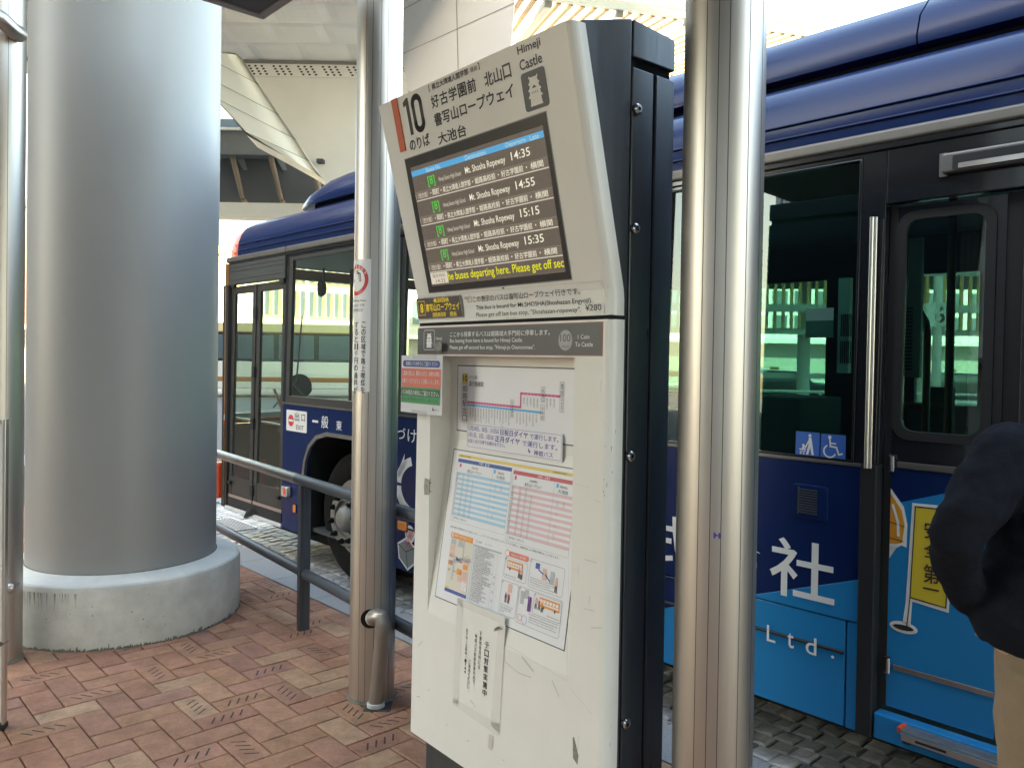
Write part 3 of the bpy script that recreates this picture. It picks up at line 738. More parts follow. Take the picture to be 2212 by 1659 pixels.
# ---- grey band
q, q2, q3 = kf(.0008), kf(.0015), kf(.0022)
m = MB(); m.rect(q, .0235, .989, 1.611, 1.7095, 1); m.rect(q2, .0235, .986, 1.6135, 1.7075, 0); band = m.build('info_band', ['band_grey', 'band_rim'], ks)
m = MB()
m.text(q3, 'ここから発車するバスは姫路城大手門前に停車します。', .235, .765, 1.6735, 1.6915, 0, .004)
m.text(q3, 'Bus leaving from here is bound for Himeji Castle.', .235, .637, 1.6495, 1.6675, 0, .002); m.text(q3, 'Please get off second bus stop, "Himeji-jo Otemonmae".', .235, .697, 1.6265, 1.6445, 0, .002)
m.text(q3, '1 Coin', .888, .936, 1.6605, 1.6735, 0, .002); m.text(q3, 'To Castle', .877, .950, 1.6385, 1.6515, 0, .002)
m.text(q3, 'Himeji', .146, .185, 1.660, 1.675); m.text(q3, 'Castle', .146, .185, 1.6395, 1.652)
m.line(q3, rr(.067, .137, 1.628, 1.700, .006), .0016, 0, True); castle(m, q3, .102, 1.636, 1.690, .020)
m.build('band_lettering', 'lettering_white', band)
m = MB(); castle_marks(m, kf(.0028), .102, 1.636, 1.690, .020); m.build('castle_windows', 'band_grey', band)
m = MB(); m.disc(q3, .835, 1.6575, .0315, .0315); cn_ = m.build('coin_picture', 'coin_silver', band)
m = MB(); m.ring(kf(.0028), .835, 1.6575, .0300, .0307); m.text(kf(.0028), '100', .813, .857, 1.6535, 1.676, 0, .0); m.text(kf(.0028), '平成24年', .818, .852, 1.6345, 1.643); m.build('coin_lettering', 'plate_grey', cn_)

# ---- route map (upright back of the recess)
b1, b2, b3 = bf(.001), bf(.0017), bf(.0024)
m = MB(); m.rect(b1, .157, RX1 - .001, 1.331, 1.574, 1); m.rect(b2, .161, RX1 - .001, 1.335, 1.570, 0); rm = m.build('route_map', ['paper', 'ink_grey'], ks)
m = MB(); m.line(b3, [(.227, 1.440), (.525, 1.438), (.5255, 1.4845), (.717, 1.483)], .0075); m.build('pink_line', 'map_pink', rm)
m = MB(); m.line(b3, [(.227, 1.430), (.628, 1.4265)], .0075); m.build('blue_line', 'map_blue', rm)
m = MB(); m.rect(b3, .190, .2255, 1.507, 1.5445); m.build('number_tile', 'hdr_yellow', rm)
m = MB(); b4 = bf(.0031)
m.text(b4, '10', .194, .222, 1.514, 1.538, 0, .03); m.text(b4, 'のりば発', .232, .283, 1.5245, 1.537); m.text(b4, '運行路線図', .232, .318, 1.498, 1.517, 0, .004)
for x0, x1, z1, z0, t in ((.190, .2255, 1.5065, 1.365, '姫路駅北口'), (.473, .490, 1.460, 1.401, '好古学園前'), (.629, .647, 1.5095, 1.461, '北山口'), (.628, .646, 1.4505, 1.403, '大池台'), (.719, .737, 1.528, 1.434, '書写山ロープウェイ')):
    m.line(b4, [(x0, z0), (x1, z0), (x1, z1), (x0, z1)], .0010, 0, True); m.vtext(b4, t, x0 + .003, x1 - .003, z1 - .004, z0 + .002, 0, .004)
for k in range(15):
    x = .240 + k * .0158
    m.vtext(b4, '岡町西口前北条橋'[:random.choice((4, 5, 6, 7))] , x, x + .0065, 1.422, 1.422 - random.uniform(.028, .055))
for k in range(7): x = .505 + k * .0165; m.vtext(b4, '青山北口町南中', x, x + .0065, 1.419, 1.419 - random.uniform(.026, .050))
for k in range(5): x = .540 + k * .017; m.vtext(b4, '山田町西口', x, x + .0065, 1.474, 1.474 - random.uniform(.022, .036))
for k in range(3): x = .655 + k * .017; m.vtext(b4, '書写西坂', x, x + .0065, 1.474, 1.474 - random.uniform(.018, .036))
m.line(b4, [(.425, 1.374), (.425, 1.366), (.437, 1.366)], .0008); m.build('map_lettering', 'ink_grey', rm)
m = MB()
for k in range(18): m.disc(b4, .243 + k * .0155, 1.440, .0013, n=8); m.disc(b4, .243 + k * .0155, 1.4295, .0013, n=8)
for k in range(10): m.disc(b4, .542 + k * .0172, 1.484, .0013, n=8)
m.build('stop_dot', 'lettering_white', rm)

# ---- timetable sheet (sloping)
s0_, s1_, s2_, s3_, s4_ = sf(.0008), sf(.0014), sf(.0020), sf(.0026), sf(.0032)
m = MB(); m.rect(s0_, .1475, .8425, .066, .609, 1); m.rect(s1_, .151, .839, .0695, .606, 0); tt = m.build('timetable_sheet', ['paper', 'ink_grey'], ks)
m = MB(); m.rect(s2_, .184, .80, .583, .593); m.build('yellow_bar', 'hdr_yellow', tt)
m = MB(); m.text(s3_, '10番のりば 時刻表', .195, .262, .5845, .5915); m.text(s3_, '2020年4月1日改正', .700, .765, .5845, .5915); m.build('date_lettering', 'ink', tt)
gl_ = MB(); bl_ = MB(); wl_ = MB(); rows_n = 17
for (x0, x1, zt, zb, hdr, stripe, dig, wd) in ((.186, .497, .577, .352, 'hdr_blue', 'sheet_blue', 3, '平日'), (.507, .812, .571, .338, 'hdr_red', 'sheet_pink', 3, '土曜日・日祝日')):
    m = MB(); m.rect(s2_, x0, x1, zt - .0125, zt); m.build('table_header', hdr, tt)
    wl_.text(s3_, wd, (x0 + x1) / 2 - .03, (x0 + x1) / 2 + .03, zt - .0105, zt - .002)
    m = MB(); z1 = zt - .050; h = (z1 - zb - .022) / rows_n
    for k in range(0, rows_n, 2): m.rect(s2_, x0 + .012, x1 - .001, z1 - (k + 1) * h, z1 - k * h)
    m.build('stripe', stripe, tt)
    gl_.line(s3_, [(x0, zb), (x1, zb), (x1, zt - .0125), (x0, zt - .0125)], .0008, 0, True); gl_.line(s3_, [(x0, z1), (x1, z1)], .0008); gl_.line(s3_, [(x0 + (x1 - x0) * .68, zt - .0125), (x0 + (x1 - x0) * .68, zb + .022)], .0008); gl_.line(s3_, [(x0, zb + .022), (x1, zb + .022)], .0008); gl_.line(s3_, [(x0 + .012, z1), (x0 + .012, zb)], .0008)
    bl_.text(s3_, '書写山ロープウェイ', x0 + .065, x0 + .148, zt - .0455, zt - .0335, 0, .004); bl_.text(s3_, '姫路高校前経由', x0 + .088, x0 + .125, zt - .029, zt - .0215); bl_.text(s3_, '大池台', x1 - .078, x1 - .032, zt - .0455, zt - .0335, 0, .004); bl_.text(s3_, '姫路高校前経由', x1 - .072, x1 - .038, zt - .029, zt - .0215)
    for k in range(rows_n):
        zz = z1 - (k + 1) * h + h * .14; z2 = zz + h * .72
        bl_.text(s3_, str(6 + k), x0 + .002, x0 + .010, zz, z2)
        for c in range(3 if k > 1 else 2): gl_.text(s3_, ('05', '25', '45')[c], x0 + .040 + c * .030, x0 + .050 + c * .030, zz, z2)
        if k in (2, 3, 6, 10, 13, 14): gl_.text(s3_, '15', x1 - .080, x1 - .070, zz, z2)
        if k in (2, 3): gl_.text(s3_, '55', x1 - .050, x1 - .040, zz, z2)
    bl_.text(s3_, '備考 低床バスで運行します', x0 + .018, x0 + .095, zb + .008, zb + .015)
for x0, c in ((.200, 'map_pink'), (.517, 'map_pink'), (.402, 'map_blue'), (.724, 'map_blue')):
    m = MB(); zt = .577 if x0 < .5 else .571; m.rect(s3_, x0, x0 + .010, zt - .030, zt - .017); m.build('route_tile', c, tt)
bl_.text(s3_, '※印の便は土日祝日ダイヤで運行します。ノンステップバスまたはワンステップバスで運行し、道路状況により時刻が遅れることがあります。', .190, .775, .326, .333)
# neighbourhood map
m = MB(); m.rect(s2_, .203, .334, .113, .292); m.build('area_map', 'map_cream', tt)
MB().each('map_orange_patch', 'map_orange', tt, [lambda m: m.rect(s2_, .201, .334, .292, .3115), lambda m: m.rect(s3_, .205, .232, .196, .212), lambda m: m.rect(s3_, .262, .292, .172, .192), lambda m: m.rect(s3_, .296, .322, .196, .213)])
m = MB(); m.text(s3_, '姫路バスのりばマップ', .222, .318, .299, .308); m.rect(s3_, .207, .216, .296, .301); m.rect(s3_, .207, .216, .3035, .308); m.build('map_title', 'lettering_white', tt)
MB().each('map_salmon_patch', 'map_salmon', tt, [lambda m, q=q: m.rect(s3_, *q) for q in ((.206, .236, .245, .268), (.206, .236, .222, .242), (.270, .300, .150, .170), (.302, .330, .213, .232), (.296, .325, .158, .190))])
m = MB(); m.rect(s3_, .208, .238, .270, .290); m.flat(s3_, [(.250, .268), (.285, .268), (.278, .291), (.252, .291)]); m.line(s3_, [(.222, .206), (.270, .222), (.330, .232)], .014); m.line(s3_, [(.285, .291), (.288, .235)], .006); m.line(s3_, [(.238, .150), (.240, .200)], .007); m.build('map_street', 'map_grey', tt)
m = MB(); m.rect(s3_, .203, .334, .101, .113); m.rect(s4_, .250, .262, .218, .228); m.build('map_footer', 'hdr_blue', tt)
m = MB(); m.rect(s4_, .205, .228, .114, .121); m.build('map_key', 'hdr_yellow', tt)
m = MB(); m.rect(s4_, .296, .331, .123, .152); m.build('map_note', 'paper', tt)
m = MB(); m.line(s4_, [(.296, .123), (.331, .123), (.331, .152), (.296, .152)], .0008, 0, True)
for k in range(4): m.text(s4_, 'のりばのご案内'[:7 - k % 2], .299, .326 - .003 * k, .143 - k * .006, .148 - k * .006)
m.rect(s4_, .275, .288, .214, .222); m.build('map_red_note', 'coral', tt)
for k in range(6): bl_.text(s4_, ('駅前', '城', '大手前', '駅', '南口', '北口')[k], .210 + (k % 3) * .034, .224 + (k % 3) * .034, .226 - (k // 3) * .05, .232 - (k // 3) * .05)
for k in range(9): bl_.text(s4_, str(10 + k), .238 + k * .0095, .243 + k * .0095, .2165 + k * .003, .2215 + k * .003)
# stop list
m = MB(); m.rect(s2_, .338, .497, .287, .293); m.build('list_header', 'map_grey', tt)
for k in range(26):
    z = .282 - k * .0071
    gl_.line(s3_, [(.340, z - .0012), (.496, z - .0012)], .0004)
    bl_.text(s3_, '大手門前好古園前経由書写山方面行き各停'[k % 6: k % 6 + random.choice((6, 9, 12))], .352, .352 + random.uniform(.05, .11), z, z + .0044)
    gl_.disc(s3_, .344, z + .002, .0018, n=8)
    if k in (11, 14, 18, 22): bl_.line(s3_, rr(.470, .477, z - .001, z + .006, .001), .0008, 0, True)
gl_.line(s3_, [(.462, .292), (.462, .096)], .0005); gl_.line(s3_, [(.480, .292), (.480, .096)], .0005)
bl_.text(s3_, '駐輪場', .366, .385, .302, .308); bl_.text(s3_, 'エレベーター', .404, .445, .302, .308); bl_.line(s3_, rr(.352, .359, .300, .309, .001), .0008, 0, True)
# how to use the bus
m = MB(); m.rrect(s2_, .535, .636, .2885, .3065, .008); m.ring(s3_, .527, .2975, .0095, .0115); m.build('howto_title', 'coral', tt)
m = MB(); m.disc(s2_, .527, .2975, .0095); m.text(s3_, 'How to use bus', .550, .622, .2935, .3025, 0, .01); m.build('howto_lettering', 'lettering_white', tt)
for (x0, x1, z0, z1, n) in ((.520, .634, .220, .2835, '1'), (.646, .806, .216, .3035, '2'), (.517, .602, .100, .2085, '3'), (.608, .812, .094, .2075, '4'), (.682, .811, .139, .203, '5')):
    gl_.line(s3_, rr(x0, x1, z0, z1, .008), .0013, 0, True); gl_.ring(s4_, x0 + .004, z1 - .004, .0045, .0053); bl_.text(s4_, n, x0 + .0025, x0 + .0055, z1 - .0075, z1 - .0005)
def bus_pic(x0, z0, w, h):
    mo = MB(); mo.rrect(s3_, x0, x0 + w, z0 + h * .15, z0 + h, .003); mo.build('picture_bus', 'map_orange', tt)
    mw = MB(); mw.rect(s4_, x0 + w * .03, x0 + w * .97, z0 + h * .36, z0 + h * .50); [mw.rect(s4_, x0 + w * (.05 + .155 * k), x0 + w * (.165 + .155 * k), z0 + h * .56, z0 + h * .84) for k in range(6)]; mw.build('picture_window', 'paper', tt)
    bl_.disc(s4_, x0 + w * .22, z0 + h * .14, h * .12, h * .14); bl_.disc(s4_, x0 + w * .80, z0 + h * .14, h * .12, h * .14)
bus_pic(.532, .246, .080, .032); bus_pic(.708, .163, .094, .034)
def fig(x, z, h, c):
    mh = MB(); mh.disc(s4_, x, z + h * .88, h * .10, h * .12); mh.build('picture_face', 'map_salmon', tt)
    mb_ = MB(); mb_.flat(sf(.0036), [(x - h * .14, z + h * .4), (x + h * .14, z + h * .4), (x + h * .11, z + h * .78), (x - h * .11, z + h * .78)]); mb_.build('picture_shirt', c, tt)
    bl_.line(s4_, [(x - h * .05, z + h * .42), (x - h * .09, z)], h * .09); bl_.line(s4_, [(x + h * .05, z + h * .42), (x + h * .09, z)], h * .09)
for p in ((.598, .232, .036, 'coral'), (.610, .230, .036, 'map_salmon'), (.775, .228, .042, 'map_salmon'), (.545, .142, .034, 'purple'), (.560, .142, .034, 'sign_red'), (.662, .150, .036, 'purple'), (.694, .158, .034, 'map_salmon'), (.710, .158, .034, 'sign_red'), (.724, .154, .034, 'decal_orange')): fig(*p)
MB().each('picture_machine', 'map_salmon', tt, [lambda m, q=q: m.rect(s3_, *q) for q in ((.552, .572, .176, .204), (.708, .726, .250, .286))])
MB().each('picture_photo', 'map_grey', tt, [lambda m, q=q: m.rect(s3_, *q) for q in ((.618, .634, .155, .196), (.745, .763, .245, .284), (.636, .655, .176, .204))])
m = MB(); m.rect(s4_, .656, .672, .140, .186); m.build('picture_card', 'purple', tt)
m = MB(); m.rect(s3_, .672, .692, .278, .296); m.line(s4_, [(.690, .276), (.712, .268)], .004); m.line(s4_, [(.722, .268), (.745, .252)], .004); m.ring(s4_, .648, .110, .0125, .0135); m.build('picture_callout', 'hdr_blue', tt)
m = MB(); m.ring(s4_, .626, .112, .0095, .0107); m.build('picture_callout', 'sign_red', tt)
for t, x0, x1, z in (('①Board from the rear.', .526, .585, .226), ('②When you board the bus, please be sure to', .654, .768, .243), ('take a numbered ticket (a small strip of paper)', .654, .775, .236), ('from the dispenser near the entrance.', .654, .752, .229), ('You don\'t need it if you board at the beginning.', .654, .785, .222),
                     ('③Press the button to stop', .522, .588, .128), ('before the bus arrives', .524, .582, .121), ('at the stop you want', .524, .580, .114), ('get off.', .524, .546, .107), ('⑤Exit from the front.', .750, .806, .146),
                     ('④As you leave the bus, put the exact fare along with a', .666, .806, .131), ('numbered ticket in the fare box near the driver\'s seat.', .670, .802, .123), ('Please exchange your notes in the bus driver.', .670, .790, .115), ('Machine can change coins only (yen) 1000 yen bill.', .670, .800, .107)):
    bl_.text(s4_, t, x0, x1, z, z + .0052)
gl_.build('table_lines', 'ink_pale', tt); bl_.build('table_lettering', 'ink_grey', tt); wl_.build('header_lettering', 'lettering_white', tt)

# ---- wear on the white shell
m = MB(); rs = random.Random(11)
for k in range(9):
    x, z = rs.uniform(.885, .985), rs.uniform(.35, 1.55); L_ = rs.uniform(.01, .05); an = rs.uniform(-.3, .3) if rs.random() < .6 else 1.5
    m.line(kf(.0006), [(x, z), (x + L_ * cos(an), z + L_ * sin(an))], rs.uniform(.0005, .0010))
for k in range(6):
    x, z = rs.uniform(.05, .85), rs.uniform(.25, .62); m.line(kf(.0006), [(x, z), (x + rs.uniform(.004, .02), z + rs.uniform(-.006, .014))], rs.uniform(.0008, .0018))
for k in range(14):
    z = rs.choice((rs.uniform(1.20, 1.52), rs.uniform(.3, .62))); t = rs.uniform(.3, 1.5); r = .0303
    x, y = KW - .030 + r * sin(t), .030 - r * cos(t); h = rs.uniform(.003, .014)
    m.poly([(x, y, z), (x + .0012 * cos(t), y + .0012 * sin(t), z), (x + .0016 * cos(t), y + .0016 * sin(t), z + h), (x, y, z + h)])
m.line(kf(.0006), [(.055, .520), (.085, .545)], .0014); m.build('scuff_mark', 'scuff', ks)
m = MB(); m.flat(kf(.0006), [(.895, .428), (.915, .415), (.918, .445), (.899, .490), (.893, .49)]); m.build('peeled_patch', 'scuff', ks); 
m = MB()
m.line(kf(.0005), [(.560, .66), (.572, .615), (.640, .60), (.70, .605)], .0035); m.line(kf(.0005), [(.575, .672), (.86, .646)], .0012); m.line(kf(.0005), [(.864, .646), (.864, 1.05)], .0010); m.line(kf(.0005), [(.66, .655), (.71, .628)], .008); m.line(kf(.0005), [(.80, .625), (.83, .59)], .005)
m.line(kf(.0005), [(.875, .63), (.97, .585)], .0012); m.line(kf(.0005), [(.885, 1.235), (.945, 1.232)], .0010)
m.build('tape_residue', 'scuff_soft', ks)
for x, z, s_ in ((.100, 1.128, 1.0), (.897, .452, .0)):
    if s_: m = MB(); m.flat(kf(.0010), [(x - .018, z - .038), (x + .012, z - .034), (x + .020, z - .006), (x + .016, z + .022), (x - .016, z + .026), (x - .022, z - .008)]); m.build('foil_tape', 'foil', ks)
m = MB(); m.line(kf(.0013), [(.118, 1.10), (.120, 1.155)], .004); m.line(kf(.0013), [(.114, 1.137), (.127, 1.142)], .003); m.line(kf(.0013), [(.120, 1.11), (.128, 1.108)], .0025); m.build('ink_mark', 'ink', ks)

# ---- notices taped to the kiosk (things of their own)
KM = Matrix.Translation(KF) @ Matrix.Rotation(KROT, 4, 'Z')
def onk(name, p, label, cat, group='notices taped to the kiosk'):
    w = KM @ Vector(p); return empty(name, w, KROT, label, cat, group)
h = onk('holiday_notice', (.49, .05, 1.285), 'white sticker with blue holiday timetable lettering across the recess', 'notice'); ox, oz = .49, 1.285
def hfn(o): return lambda x, z: ((x - .318) * 1.03 + .233 - ox, .031 - o, z - oz)
SK = lambda x, z: (x + (z - 1.318) * .0, z)
m = MB(); m.prism(rr(.318, .812, 1.277, 1.366, .008), hfn(.0), hfn(.0012)); m.build('sheet', 'paper', h)
m = MB(); m.line(hfn(.0016), rr(.323, .807, 1.281, 1.362, .006), .0010, 0, True)
m.text(hfn(.0018), '12月29日、30日、31日は', .328, .500, 1.3395, 1.3565, 0, .008); m.text(hfn(.0018), '日祝日ダイヤ', .508, .650, 1.337, 1.3585, 0, .022); m.text(hfn(.0018), 'で運行します。', .660, .795, 1.3375, 1.3555, 0, .006)
m.text(hfn(.0018), '1月1日、2日、3日は', .328, .472, 1.316, 1.333, 0, .008); m.text(hfn(.0018), '正月ダイヤ', .480, .610, 1.312, 1.334, 0, .022); m.text(hfn(.0018), 'で運行します。', .622, .790, 1.311, 1.330, 0, .006)
m.text(hfn(.0018), 'お近くのバス停でお確かめ下さい。', .328, .535, 1.2955, 1.3095, 0, .006); m.text(hfn(.0018), '神姫バス', .680, .770, 1.2855, 1.303, 0, .004)
m.flat(hfn(.0018), [(.652, 1.302), (.657, 1.308), (.656, 1.300), (.664, 1.297), (.658, 1.286), (.659, 1.293), (.652, 1.295)]); m.build('lettering', 'ink_blue', h)

h = onk('paper_notice', (.42, -.002, .55), 'plain paper notice with vertical black lettering taped below the timetable', 'notice'); ox2, oz2 = .42, .55
pf = lambda o: (lambda x, z: (x - ox2, .002 - .0008 - o, z - oz2))
m = MB(); m.flat(pf(.0004), [(.332, .742), (.552, .742), (.502 + .05 * .0, .397), (.309, .400)]); m.build('sheet', 'paper_old', h)
m = MB()
for pts in ([(.302, .76), (.336, .76), (.318, .385), (.284, .385)], [(.535, .735), (.572, .735), (.548, .372), (.502, .380)], [(.284, .402), (.548, .402), (.545, .360), (.284, .378)], [(.305, .76), (.57, .76), (.566, .735), (.305, .735)]): m.flat(pf(.0009), pts)
m.build('tape_strip', 'tape_clear', h)
m = MB(); m.flat(pf(.0012), [(.495, .352), (.518, .352), (.510, .300), (.489, .302)]); m.build('tape_tab', 'tape', h)
tv = pf(.0013); m = MB()
SH = lambda o: (lambda x, z: (lambda p: p)(pf(o)(x + (z - .56) * .055, z)))
sv = SH(.0013)
m.vtext(sv, 'テロ対策実施中', .459, .485, .655, .466, 0, .014); m.vtext(sv, '不審物発見時には', .428, .442, .680, .548, 0, .008); m.vtext(sv, '神姫バス姫路営業所まで', .402, .416, .664, .487, 0, .008); m.vtext(sv, 'ご連絡ください。', .373, .388, .565, .446, 0, .008); m.vtext(sv, '079（288）1744', .351, .363, .668, .508, 0, .006)
m.line(sv, [(.395, .428), (.412, .420)], .0016); m.line(sv, [(.418, .418), (.424, .414)], .0014); m.build('lettering', 'ink', h)
m = MB(); m.add([pf(.001)(.512, .700), pf(.016)(.552, .728), pf(.001)(.560, .716), pf(.003)(.520, .712)], [(0, 1, 3), (1, 2, 3)]); m.add([pf(.0012)(.510, .697), pf(.0012)(.548, .728), pf(.006)(.545, .716)], [(0, 1, 2)]); m.build('curled_corner', 'scuff', h)

h = onk('sleeved_notice', (.075, -.01, 1.50), 'red, blue and green notice in a plastic sleeve hanging off the kiosk edge', 'notice'); ox3, oz3 = .075, 1.50
ef = lambda o: (lambda x, z: (x - ox3, -.006 - o - .010 * sin((x + .1) * 9) * (1.61 - z) * 4 * .25, z - oz3))
nx_, nz_ = 8, 6
def grid(fn, x0, x1, z0, z1, mi=0, mm=None):
    for i in range(nx_):
        for j in range(nz_):
            a0, a1 = x0 + (x1 - x0) * i / nx_, x0 + (x1 - x0) * (i + 1) / nx_; c0, c1 = z0 + (z1 - z0) * j / nz_, z0 + (z1 - z0) * (j + 1) / nz_
            mm.rect(fn, a0, a1, c0, c1, mi)
m = MB(); grid(ef(0), -.066, .212, 1.392, 1.606, 0, m); m.build('sheet', 'paper', h)
m = MB(); m.rrect(ef(.0016), -.052, .198, 1.564, 1.588, .0115); m.build('blue_banner', 'hdr_blue', h)
m = MB(); grid(ef(.0012), -.062, .204, 1.488, 1.558, 0, m); m.build('red_panel', 'coral', h)
m = MB(); grid(ef(.0012), -.062, .201, 1.428, 1.488, 0, m); m.build('green_panel', 'green', h)
m = MB(); grid(ef(.0018), -.062, .201, 1.455, 1.4815, 0, m); m.build('dark_green_band', 'green_dark', h)
m = MB(); m.text(ef(.0026), '快適なバス停作りにご協力ください', -.030, .188, 1.568, 1.5845, 0, .01); m.text(ef(.0024), 'ご乗車の際には、整列いただき、お待ちの際に', -.054, .200, 1.531, 1.549, 0, .008); m.text(ef(.0024), 'お乗りいただきますようお願いいたします。', -.056, .198, 1.502, 1.520, 0, .008); m.text(ef(.0026), 'バス停周辺の美化にご協力ください。', -.056, .196, 1.458, 1.478, 0, .016)
m.build('white_lettering', 'lettering_white', h)
m = MB(); m.text(ef(.0024), '●ごみは、各自でお持ち帰りいただきますよう、お願いいたします。', -.054, .192, 1.436, 1.449); m.text(ef(.002), '神姫バス', .170, .195, 1.408, 1.4135); m.flat(ef(.002), [(.154, 1.414), (.160, 1.422), (.160, 1.413), (.168, 1.412), (.162, 1.402), (.163, 1.408), (.155, 1.407)]); m.build('dark_lettering', 'ink_grey', h)
m = MB(); grid(ef(.0036), -.074, .219, 1.383, 1.6115, 0, m); m.build('sleeve', 'plastic_film', h)
m = MB(); m.flat(ef(.005), [(.018, 1.645), (.182, 1.645), (.182, 1.592), (.018, 1.590)]); m.flat(ef(.005), [(.022, 1.405), (.125, 1.402), (.125, 1.372), (.022, 1.372)]); m.build('tape_strip', 'plastic_film', h)
m = MB(); m.flat(ef(.0045), [(.148, 1.652), (.205, 1.658), (.212, 1.628), (.172, 1.622)]); m.build('dark_tape', 'scuff', h)

# no-smoking sticker on the middle pole
ns = empty('no_smoking_sticker', (-.640, 3.785, 1.6), 0, 'tall white no-smoking sticker with vertical Japanese lettering on the middle pole', 'sticker')
R = .1064; T0 = radians(290.7)
def pf2(o, R=R): return lambda s, z: ((R + o) * cos(T0 + s / R), (R + o) * sin(T0 + s / R), z - 1.6)
zt, zb = at(762, 560, 3.69).z, at(762, 846, 3.69).z
def curved(m, fn, s0, s1, z0, z1, mi=0, n=14):
    for i in range(n): m.rect(fn, s0 + (s1 - s0) * i / n, s0 + (s1 - s0) * (i + 1) / n, z0, z1, mi)
SR = -.047; m = MB(); curved(m, pf2(.0006), -.185, SR, zb, zt); m.build('sheet', 'sticker_white', ns)
ZC = at(760, 604, 3.69).z; RC = -.130; m = MB(); m.ring(pf2(.0012), RC, ZC, .053, .0705); m.line(pf2(.0011), [(RC - .041, ZC + .041), (RC + .041, ZC - .041)], .016); m.build('prohibition_ring', 'sign_red', ns)
m = MB()
m.line(pf2(.0013), [(RC - .002, ZC + .040), (RC + .006, ZC + .030), (RC + .018, ZC + .026), (RC + .018, ZC + .006)], .0045); m.line(pf2(.0013), [(RC + .006, ZC + .044), (RC + .012, ZC + .034), (RC + .026, ZC + .028), (RC + .027, ZC + .006)], .0045); m.rect(pf2(.0013), RC - .03, RC + .022, ZC - .008, ZC + .003)
m.text(pf2(.0012), 'No Smoking Area', -.190, -.071, ZC - .102, ZC - .090, 0, .006); m.text(pf2(.0012), '흡연금지 구역', -.175, -.080, ZC - .123, ZC - .110); m.text(pf2(.0012), '路上喫煙禁止区', -.190, -.086, ZC - .145, ZC - .132)
m.vtext(pf2(.0012), 'この区域で路上喫煙を', -.0935, -.0685, at(0, 682, 3.69).z, at(0, 838, 3.69).z, 0, .010); m.vtext(pf2(.0012), 'すると1千円の過料が', -.145, -.111, at(0, 682, 3.69).z, at(0, 838, 3.69).z, 0, .010); m.build('lettering', 'ink', ns)
m = MB(); m.rect(pf2(.0013), RC + .0235, RC + .033, ZC - .008, ZC + .003); m.build('cigarette_tip', 'coral', ns)
m = MB()
for k, ch in enumerate('喫煙禁止区域'):
    t = radians(135 - k * 21); x, z = RC + .0618 * cos(t), ZC + .0618 * sin(t); m.text(pf2(.0018), ch, x - .006, x + .006, z - .006, z + .006)
m.build('ring_lettering', 'lettering_white', ns)
# ================================================================== the bus at the stop
bus = empty('city_bus', bw(0, 0, -.1), BROT, 'navy and bright blue city bus standing at the stop behind the kiosk', 'bus')
def busl(x, y, d):
    """where the sight line (x, y) meets the plane d inside the bus, in bus coordinates (z above the pavement)"""
    r = ray(x, y); t = ((BP + BA * d - EYE).dot(BA)) / r.dot(BA); p = EYE + r * t - BP
    return Vector((p.dot(BD), d, (EYE + r * t).z))
def B(m, name, mats, parent=bus, **k): return m.build(name, mats, parent, dz=(.1 if parent in (bus,) or True else 0), **k)
dn = lambda z: max(0.0, z - 1.2) * .02
side = lambda d: (lambda s, z: (s, dn(z) + d, z))
def slab(m, pts, d0=0.0, d1=.03, mi=0): return m.prism(pts, side(d0), side(d1), mi)
def srect(m, s0, s1, z0, z1, d0=0.0, d1=.03, mi=0): return slab(m, [(s0, z0), (s1, z0), (s1, z1), (s0, z1)], d0, d1, mi)
ARCH = [(-4.42, .17), (-4.455, .42), (-4.455, .62), (-4.425, .76), (-4.36, .875), (-4.25, .955), (-4.10, .990), (-3.52, .990), (-3.40, .955), (-3.32, .875), (-3.27, .76), (-3.255, .62), (-3.255, .17)]
SK_ = [(-.04, .165)]
# ---- painted lower side
m = MB()
slab(m, [(-4.842, .17), ARCH[0], *ARCH[1:7], (-4.10, 1.198), (-4.842, 1.198)])
srect(m, -4.10, -3.52, .990, 1.198)
lz = lambda s: .603 + .356 * (s + .474)
slab(m, [(-3.52, 1.198), (-3.52, .990), *ARCH[8:12], (-3.255, .588), (-.517, .588), (-.036, lz(-.036)), (-.036, 1.198)])
slab(m, [(-3.255, .583), (-3.255, .17), (-1.69, .17), (-.517, .583)], .003)
B(m, 'side_panel', 'navy', bevel=.004)
m = MB()
slab(m, [(-.517, .588), (-.036, .588), (-.036, lz(-.036))]); slab(m, [(-.517, .583), (-1.69, .17), (-.086, .165), (-.086, .583)], .003); srect(m, -.078, -.036, .163, .583, .003)
B(m, 'blue_side_panel', 'bus_blue', bevel=.003)
m = MB(); m.tube([(-3.2, .002, .457), (-.088, .002, .457)], .0075, 8); B(m, 'rub_strip', 'rubber', smooth=50)
m = MB(); srect(m, -4.842, -.036, 1.1985, 1.212, -.004, .03); B(m, 'belt_trim', 'trim_dull', bevel=.002)
m = MB(); m.box(-4.84, -4.47, .033, .05, .19, 1.19); m.box(-3.24, -.04, .033, .05, .19, 1.19); B(m, 'side_backing', 'arch_dark')
# wheel arch
m = MB(); P_ = ARCH[1:12]
for (s0, z0), (s1, z1) in zip(P_, P_[1:]):
    c = (-3.85, .45)
    def out(s, z, k): L_ = hypot(s - c[0], z - c[1]); return (s + (s - c[0]) / L_ * k, z + (z - c[1]) / L_ * k)
    m.prism([(s0, z0), (s1, z1), out(s1, z1, .032), out(s0, z0, .032)], lambda s, z: (s, -.018, z), lambda s, z: (s, .02, z))
B(m, 'wheel_arch_trim', 'rail_worn', smooth=40)
m = MB(); m.prism(ARCH, lambda s, z: (s, .60, z), lambda s, z: (s, .61, z))
[m.poly([(s0, .031, z0), (s1, .031, z1), (s1, .6, z1), (s0, .6, z0)]) for (s0, z0), (s1, z1) in zip(ARCH, ARCH[1:])]; B(m, 'wheel_housing', 'arch_dark')
